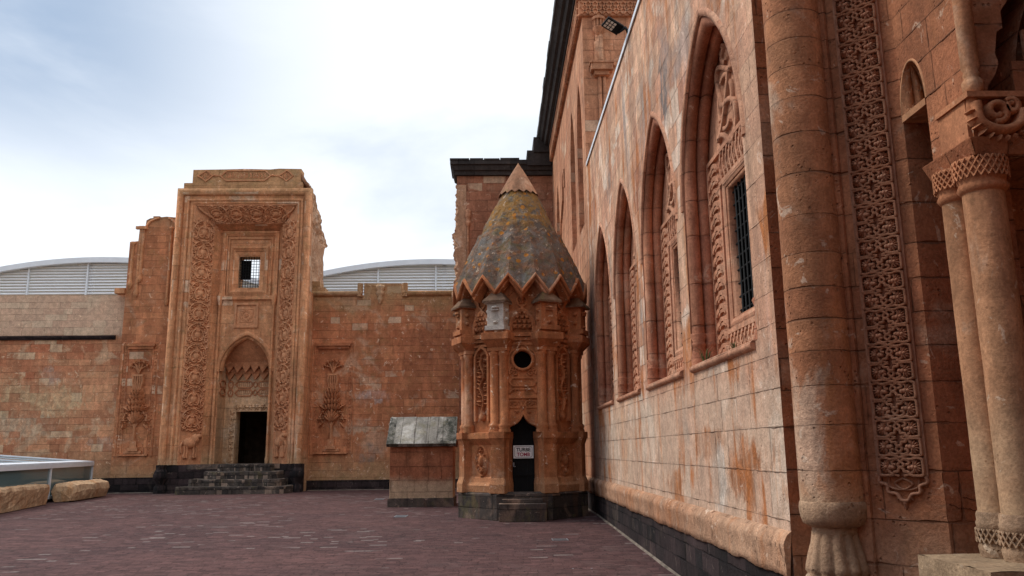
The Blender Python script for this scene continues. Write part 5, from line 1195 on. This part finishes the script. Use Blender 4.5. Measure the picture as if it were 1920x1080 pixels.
# carved interlace band
CB0, CB1 = .375, .375+.365
FCb = Frame(FC.p(0, 0, .0), FC.ux, FC.n)
cm, cwid = (CB0+CB1)/2, (CB1-CB0)
UH = .315; ZB = 1.415
sb = MB(); rr = random.Random(2)
sb.fbox(FC, CB0, CB1, ZB, 11, -.02, .004)
def unit(z):
    X = lambda x: cm+x*cwid/2; Z = lambda y: z+(y+1)*UH/2
    H_ = .052; r = .0115
    j = lambda a: a+.02*(rr.random()-.5)
    P_ = lambda L_: [(X(j(x)), Z(j(y))) for x, y in L_]
    band = lambda L_, rad=r, h=H_, n=4: sb.mould(FC, cr(P_(L_), n), [(-rad, 0), (-rad*.9, h*.8), (-rad*.4, h), (0, h*.86), (rad*.4, h), (rad*.9, h*.8), (rad, 0)], False, True, .002)
    for s_ in (1, -1):
        band([(s_*x, y) for x, y in ((-.36, .93), (-.55, .96), (-.88, .95), (-.95, .82), (-.95, .2), (-.90, .10), (-.70, .05), (-.40, .10), (0, -.02), (.40, -.12), (.70, -.05), (.90, -.10), (.95, -.2), (.95, -.82), (.88, -.95), (.55, -.96), (.36, -.93))])
        for q in (1, -1):
            band([(s_*x, q*y) for x, y in ((.36, .93), (.30, .78), (.14, .76), (.10, .62), (0, .56))])
            band([(s_*x, q*y) for x, y in ((0, .56), (.13, .42), (.02, .22), (.18, .12), (.36, .22), (.36, .36), (.22, .40))], r*.95, H_*.95)
            band([(s_*x, q*y) for x, y in ((.10, .98), (.45, .86), (.50, .72))], r*.9, H_*.9)
            band([(s_*x, q*y) for x, y in ((.20, .12), (.48, .20), (.62, .24))], r*.8, H_*.8)
            u_, v_ = X(s_*.66), Z(q*.52)
            # flower seen from the side: cup, ring of petals opening outwards
            sb.boss(FC, X(s_*.36), Z(q*.54), .026, .052, 0, 8); sb.boss(FC, X(s_*.48), Z(q*.53), .030, .050, 0, 8)
            for a in (-100, -70, -40, -15, 15, 40, 70, 100): sb.leaf(FC, u_-s_*.012, v_, R(a) if s_ > 0 else R(180-a), .064, .027, .026, .030)
            sb.boss(FC, u_, v_, .024, .062, 0, 8)
            sb.leaf(FC, X(s_*.42), Z(q*.14), R(25*q) if s_ > 0 else R(180-25*q), .07, .026, .026); sb.leaf(FC, X(s_*.52), Z(q*.86), R(-60*q) if s_ > 0 else R(180+60*q), .05, .022, .026)
z = ZB
while z < 6.6: unit(z); z += UH
# tail of the band
for s_ in (-1, 1):
    sb.mould(FC, cr([(cm+s_*.18, ZB+.0), (cm+s_*.19, ZB-.05), (cm+s_*.13, ZB-.075), (cm+s_*.125, ZB-.13), (cm+s_*.06, ZB-.145), (cm+s_*.03, ZB-.19), (cm, ZB-.20)], 4), [(-.014, 0), (-.010, .034), (.010, .034), (.014, 0)], False, True, .002)
    sb.mould(FC, cr([(cm+s_*.12, ZB-.01), (cm+s_*.11, ZB-.09), (cm, ZB-.11), (cm-s_*.07, ZB-.06), (cm, ZB-.02)], 4), [(-.010, 0), (0, .03), (.010, 0)], False, True, .002)
    for i in range(4): sb.leaf(FC, cm+s_*(.16-.04*i), ZB-.05-.036*i, R(-60 if s_ > 0 else -120), .05, .03, .03)
sb.boss(FC, cm, ZB-.215, .022, .035, 0, 8, .03); sb.leaf(FC, cm, ZB-.215, R(-90), .06, .04, .03)
for e in (CB0-.010, CB1+.010): sb.mould(FC, [(e, ZB), (e, 11)], [(-.012, 0), (-.010, .022), (.010, .022), (.012, 0)], False, False)
sb.build('carved_strip', M['carve_strip'] if 'carve_strip' in M else stone('shaded_carved_stone', (.27, .115, .065), (.335, .16, .095), (.46, .31, .21), bw=0, patch=.12, chips=.2, streak=.15, bumpd=.006, seed=41, fine=1.6), fg)  # darker carved stone, with the portal's shade put into its colours
# shell hood
b = MB(); nfl = 14
def shell(fu, fv):       # scalloped squinch: flutes fan out from the crown of the hood, in three stepped tiers
    c_ = math.sqrt(max(0, 1-fv**2.2)); q = fu*PI/2; fl_ = .055*abs(math.sin(fu*nfl*PI))**.6; tier = .018*((fv*3.0+.5*abs(math.sin(fu*nfl*PI))) % 1.0)
    x = .37*math.sin(q)**.85; y = -.39*(1-math.cos(q))**1.25
    k = 1-(fl_+tier)*2.2
    P = Vector((XC-.004+x*k, YC-.003+y-(fl_*.9+tier)*math.sin(min(PI, fu*PI*1.2+.25))*1.0, 0)); A_ = Vector((XC-.004, hc, 0))
    r_ = A_.lerp(P, c_); r_.z = ZSH-.02+.44*fv
    return r_
nfl = 6
b.grid(shell, 120, 30)
strip2(b, [shell(1, j/20) for j in range(21)], [(XC-.004, hc-hw2*math.sqrt(max(0, 1-(j/20)**2)), ZSH-.02+.44*j/20) for j in range(21)])
b.mould(FU, [(hc-hw2*math.cos(PI*i/24), ZSH+.42*math.sin(PI*i/24)) for i in range(25)], [(-.0, -.03), (0, .006), (.02, .006), (.025, -.01)], False)
b.add([(XC-.01, YD, ZSH), (XC+.5, YD, ZSH), (XC+.5, YC, ZSH), (XC-.01, YC, ZSH), (XC-.01, YD, ZSH-.06), (XC+.5, YD, ZSH-.06), (XC+.5, YC, ZSH-.06), (XC-.01, YC, ZSH-.06)], [(0, 1, 2, 3), (4, 5, 6, 7), (0, 3, 7, 4), (0, 1, 5, 4)])
b.build('shell_hood', M['shaft'], fg)
# abacus, paired shafts with woven capitals and bases
b = MB(); b.prism([(XC-.01, YD+.05, 3.80), (XC-.01, 5.70, 3.80), (XC+1.2, 5.70, 3.80), (XC+1.2, YD+.05, 3.80)], [(XC-.06, YD+.08, 3.93), (XC-.06, 5.66, 3.93), (XC+1.2, 5.66, 3.93), (XC+1.2, YD+.08, 3.93)])
b.build('abacus', M['fg'], fg, .01)
def woven(mb, x, y, r, z0, z1, n=14):
    rows = max(2, int((z1-z0)/(2*PI*r/n)+.5))
    for k in range(n):
        for s_ in (-1, 1):
            pts = [(x+(r+.010)*math.cos(a), y+(r+.010)*math.sin(a), z0+(z1-z0)*i/10) for i in range(11) for a in (2*PI*k/n+s_*i/10*rows*PI/n*1.3,)]
            mb.tube(pts, .0085*(1 if s_ > 0 else .9), 5)
for label_, cxp, yy, r in (('thinner', 1862, 6.12, .125), ('thicker', 1913, 5.86, .145)):
    cx = atx(cxp, 900, 3.7); x = at(cxp, 900, yy).x
    b = MB(); b.lathe((x, yy, 0), zs(1.15, 3.63, 50, r*1.01, r*.99), 44); rough(b, .004, 3.1, yy); s_o = b.build('shaft', M['shaft'], fg)
    b = MB(); b.lathe((x, yy, 0), [(r, 3.54), (r*1.10, 3.55), (r*1.22, 3.58), (r*1.10, 3.62), (r*1.16, 3.64), (r*1.26, 3.70), (r*1.22, 3.78), (r*1.1, 3.81)], 36, 0, 2*PI, True)
    woven(b, x, yy, r*1.22, 3.645, 3.80, 24)
    for k in range(26): a = 2*PI*k/26; b.add([(x+r*q*math.cos(a+da), y_, z_) for q, da, z_ in ((1.235, -.03, 3.56), (1.255, 0, 3.58), (1.235, .03, 3.60)) for y_ in (yy+r*q*math.sin(a+da),)], [(0, 1, 2)])
    b.build('capital', M['carve_dark'], s_o)
    b = MB(); b.lathe((x, yy, 0), [(r*1.08, 1.18), (r*1.14, 1.16), (r*1.12, 1.12), (r*1.2, 1.10), (r*1.16, 1.07), (r*1.12, 1.06), (r*1.14, .97), (r*1.10, .955), (r*1.18, .93), (r*1.16, .90), (r*1.1, .86)], 36)
    woven(b, x, yy, r*1.13, .965, 1.06, 22)
    b.build('shaft_base', M['bell'], s_o)
# arch above: roll on the edge, stalactite cells of the vault, scroll frieze
FJ = Frame((0, 5.70, 0), (1, 0, 0), (0, -1, 0))
cvp = [(1850, 186), (1853, 160), (1866, 140), (1873, 118), (1866, 100), (1869, 58), (1880, 52), (1876, 20), (1889, 0)]
b = MB(); cv = [(q.x, q.z) for q in (at(px, py, 5.70) for px, py in cvp)]; xk, zk = cv[-1]; cv += [(xk+.05, zk+.15), (xk+.14, zk+.17), (xk+.16, zk+.4), (xk+.4, zk+.5), (xk+.45, zk+.8), (XC+2.2, zk+1.3)]
b.fprism(FJ, [(XC+.006, 3.9), (XC+.40, 3.9)]+cv+[(XC+2.2, 8), (XC+.006, 8)], -.5, -.003)
b.fprism(FJ, [(XC+.006, 8.002), (XC+3.2, 8.002), (XC+3.2, 11), (XC+.006, 11)], -.9, -.003)
b.build('arch_wall', M['fg'], fg)
b = MB(); b.lathe((XC+.04, 5.705, 0), [(.05, 4.28), (.07, 4.31), (.075, 4.38), (.05, 4.42), (.062, 4.44), (.05, 4.47), (.065, 4.5), (.065, 8)], 20); b.build('roll_moulding', M['shaft'], fg)
b = MB()
for k in range(7):
    x0 = XC+.42+.10*k+.02*k*k; z0 = 4.3+.27*k
    for i in range(4):
        y = 5.78+.2*i; nx = x0+.04*i
        b.grid(lambda fu, fv: (nx+.14+.22*fv*fv, y+.2*fu, z0+.30*math.sin(PI*fu)*(1-fv)*.6+.30*fv), 8, 5)
        b.fbox(Frame((nx, y, z0), (0, 1, 0), (-1, 0, 0)), 0, .03, -.05, .30, -.25, 0)
b.grid(lambda fu, fv: (XC+.45+1.9*fu**1.6, 5.8+1.0*fv, 4.3+2.3*fu**.7), 24, 6)
b.build('stalactite_vault', M['fg'], fg)
b = MB(); b.fbox(FJ, XC-.03, XC+1.6, 3.935, 4.27, -.4, -.02); b.fbox(FJ, XC-.05, XC+1.6, 4.24, 4.285, -.4, .06)
b.mould(FJ, cr([(XC+.02, 4.20), (XC+.03, 4.06), (XC+.12, 3.99), (XC+.24, 3.985), (XC+.34, 4.04), (XC+.37, 4.14)], 6), [(-.045, -.02), (-.03, .07), (0, .09), (.03, .07), (.045, -.02)])
b.mould(FJ, spiral(XC+.17, 4.13, .09, -1.8, 1.2, 20, .6), [(-.028, -.02), (-.02, .06), (.02, .06), (.028, -.02)]); b.mould(FJ, spiral(XC+.29, 4.17, .06, 2.4, -1.2, 16, .6), [(-.024, -.02), (-.018, .06), (.018, .06), (.024, -.02)])
for i in range(12): t_ = i/11; q = arc(XC+.20, 4.14, .20, PI*1.02, PI*1.95, 11)[i]; b.leaf(FJ, q[0], q[1], math.atan2(q[1]-4.14, q[0]-XC-.2), .06, .035, .09)
b.lathe((XC+.015, 5.70, 0), [(.03, 4.02), (.05, 4.05), (.055, 4.10), (.03, 4.14), (.045, 4.16), (.04, 4.24)], 14)
for i in range(9):
    x = XC+.42+.09*i
    for s_ in (0, 1): b.mould(FJ, [(x, 4.02+.18*s_), (x+.18, 4.20-.18*s_)], [(-.018, -.02), (-.012, .02), (.012, .02), (.018, -.02)], False, False)
b.build('scroll_frieze', M['carve_dark'], fg)
b = MB()
def bt(fu, fv): return (3.18+fu*2.2, 5.4+fv*.92, .86+.012*noise.noise(Vector((fu*9, fv*6, 0))))
b.grid(bt, 30, 12); b.grid(lambda fu, fv: (3.18+fu*2.2, 5.4+.03*noise.noise(Vector((fu*12, fv*5, 3))), .86*fv-.3*(1-fv)), 30, 8); b.grid(lambda fu, fv: (3.18+.03*noise.noise(Vector((fu*12, fv*5, 3))), 5.4+.92*fu, .86*fv-.3*(1-fv)), 12, 8)
b.grid(lambda fu, fv: (3.18+fu*2.2, 6.32, .86*fv-.3*(1-fv)), 4, 2)
b.build('bench', M['bench'], fg)
# the portal's unseen near jamb, recess back wall and vault, added to shade the foreground
b = MB(); b.box(XC, 7.5, -1.0, 1.2, -.4, 11); b.box(6.8, 7.5, 1.2, 6.29, -.4, 11); b.box(XC+.05, 7.5, 1.2, 5.68, 8.2, 11); b.build('unseen_near_jamb', M['fg'], fg)
# scratched writing on the block below the band
M['scratch'] = flat('scratched_line', (.07, .03, .02), .95, 0, .05)
FSc = Frame((0, YC-.004, 0), (1, 0, 0), (0, -1, 0)); rr = random.Random(8)
def scr(b, L_, w=.0022): b.mould(FSc, L_, [(-w, -.002), (-w*.5, .0015), (w*.5, .0015), (w, -.002)], False, False)
for xs, zs_, n, st, am in ((XC+.02, 1.19, 20, .013, .014), (XC+.14, 1.25, 12, .011, .008)):
    b = MB(); scr(b, cr([(xs+st*i, zs_-.0028*i+am*(rr.random()-.3)*(1 if i % 2 else -1)) for i in range(n)], 3))
    b.build('scratched_writing', M['scratch'], fg)

# ------------------------------------------------------------------ small things
fl = thing('floodlight', 'black LED floodlight on the white roof edge of the arcaded wall', 'floodlight', (XH-.05, 14.6, 9.7))
ctr = Vector((XH-.30, 14.75, 9.90)); ex = Vector((.86, .42, -.30)).normalized(); nn = Vector((-.62, -.62, -.48)); nn = (nn-ex*nn.dot(ex)).normalized(); up_ = ex.cross(nn)
if up_.z < 0: up_ = -up_
LF = Frame(ctr, ex, nn, up_); K_ = .64
class SF2:
    p = staticmethod(lambda u, v, d=0.: LF.p(u*K_, v*K_, d*K_))
b = MB(); b.fbox(SF2, -.30, .30, -.19, .19, -.07, 0)
for i in range(9): b.fbox(SF2, -.28+.065*i, -.255+.065*i, -.17, .17, -.12, -.07)
b.build('housing', M['black_iron'], fl, .012)
b = MB()
for i in range(3):
    for j_ in range(3): b.fbox(SF2, -.25+.115*i, -.17+.115*i, -.14+.10*j_, -.07+.10*j_, 0, .012)
b.build('led_panel', flat('led_lens', (.62, .58, .50), .3, 0, .5), fl)
b = MB(); b.tube([SF2.p(.30, -.1, -.03), (XH-.06, 14.62, 9.80), (XH-.02, 14.6, 9.70)], .022); b.tube([SF2.p(.30, .1, -.03), (XH-.06, 14.7, 9.86), (XH-.02, 14.66, 9.70)], .02); b.build('bracket', M['black_iron'], fl)
def drain(label):
    d = thing('floor_drain', label, 'drain', (0, 0, 0), 'small metal grates in the brick pavement')
    q = MB(); q.box(-.16, .16, -.32, .32, -.06, .004)
    for i in range(8): q.box(-.12, .12, -.27+.07*i, -.235+.07*i, .004, .010)
    q.box(-.16, -.13, -.32, .32, .004, .010); q.box(.13, .16, -.32, .32, .004, .010)
    q.build('grate', M['grey_metal'], d); return d
drains = [((1088, 1062), 'metal floor grate nearest the camera, at the bottom of the picture'), ((1049, 1011), 'metal floor grate between the tomb and the nearest grate'), ((752, 968), 'metal floor grate in front of the low red hut'), ((712, 936), 'metal floor grate left of the hut, farthest from the camera')]
d0 = None
for (px, py), lab in drains:
    p = atz(px, py, -.03); p = atz(px, py, gz(p.y))
    if d0 is None: d = d0 = drain(lab)
    else:
        d = d0.copy(); COL.objects.link(d); d['label'] = lab
        for ch in d0.children: c = ch.copy(); COL.objects.link(c); c.parent = d
    d.location = p
M['grass'] = flat('dry_green_grass', (.11, .14, .045), .8, 0, .2, .3)
for (y, x, sz, lab) in ((10.42, 2.74, .30, 'tuft of green grass on the sill of the nearest niche, beside its roll base'), (9.35, 2.80, .22, 'thin grass tuft on the nearest niche sill below the window')):
    b = MB(); rr = random.Random(int(y*10)); p = Vector((x, y, 2.72))
    for i in range(22):
        a = rr.random()*2*PI; ln = sz*(.5+.6*rr.random()); t_ = .35+.5*rr.random(); dr_ = Vector((math.cos(a), math.sin(a), 0)); q = p+dr_*.03*rr.random()
        w_ = Vector((-dr_.y, dr_.x, 0))*.006
        m1, m2 = q+dr_*ln*.3*t_+Vector((0, 0, ln*.6)), q+dr_*ln*t_+Vector((0, 0, ln*.75))
        b.add([q-w_, q+w_, m1+w_*.8, m1-w_*.8, m2], [(0, 1, 2, 3), (3, 2, 4)])
    tag(b.build('grass_tuft', M['grass']), lab, 'grass tuft')

# ------------------------------------------------------------------ unseen courtyard wall behind the viewer, added to cut light on the foreground
rear = thing('courtyard_wall', 'unseen plain red stone wall closing the courtyard opposite the far portal, added to shade the foreground', 'wall', (-16, -7, 0))
b = MB(); b.box(-46, XC, -8.4, -7, -.6, 10.5); b.build('wall', M['ruin2'], rear)
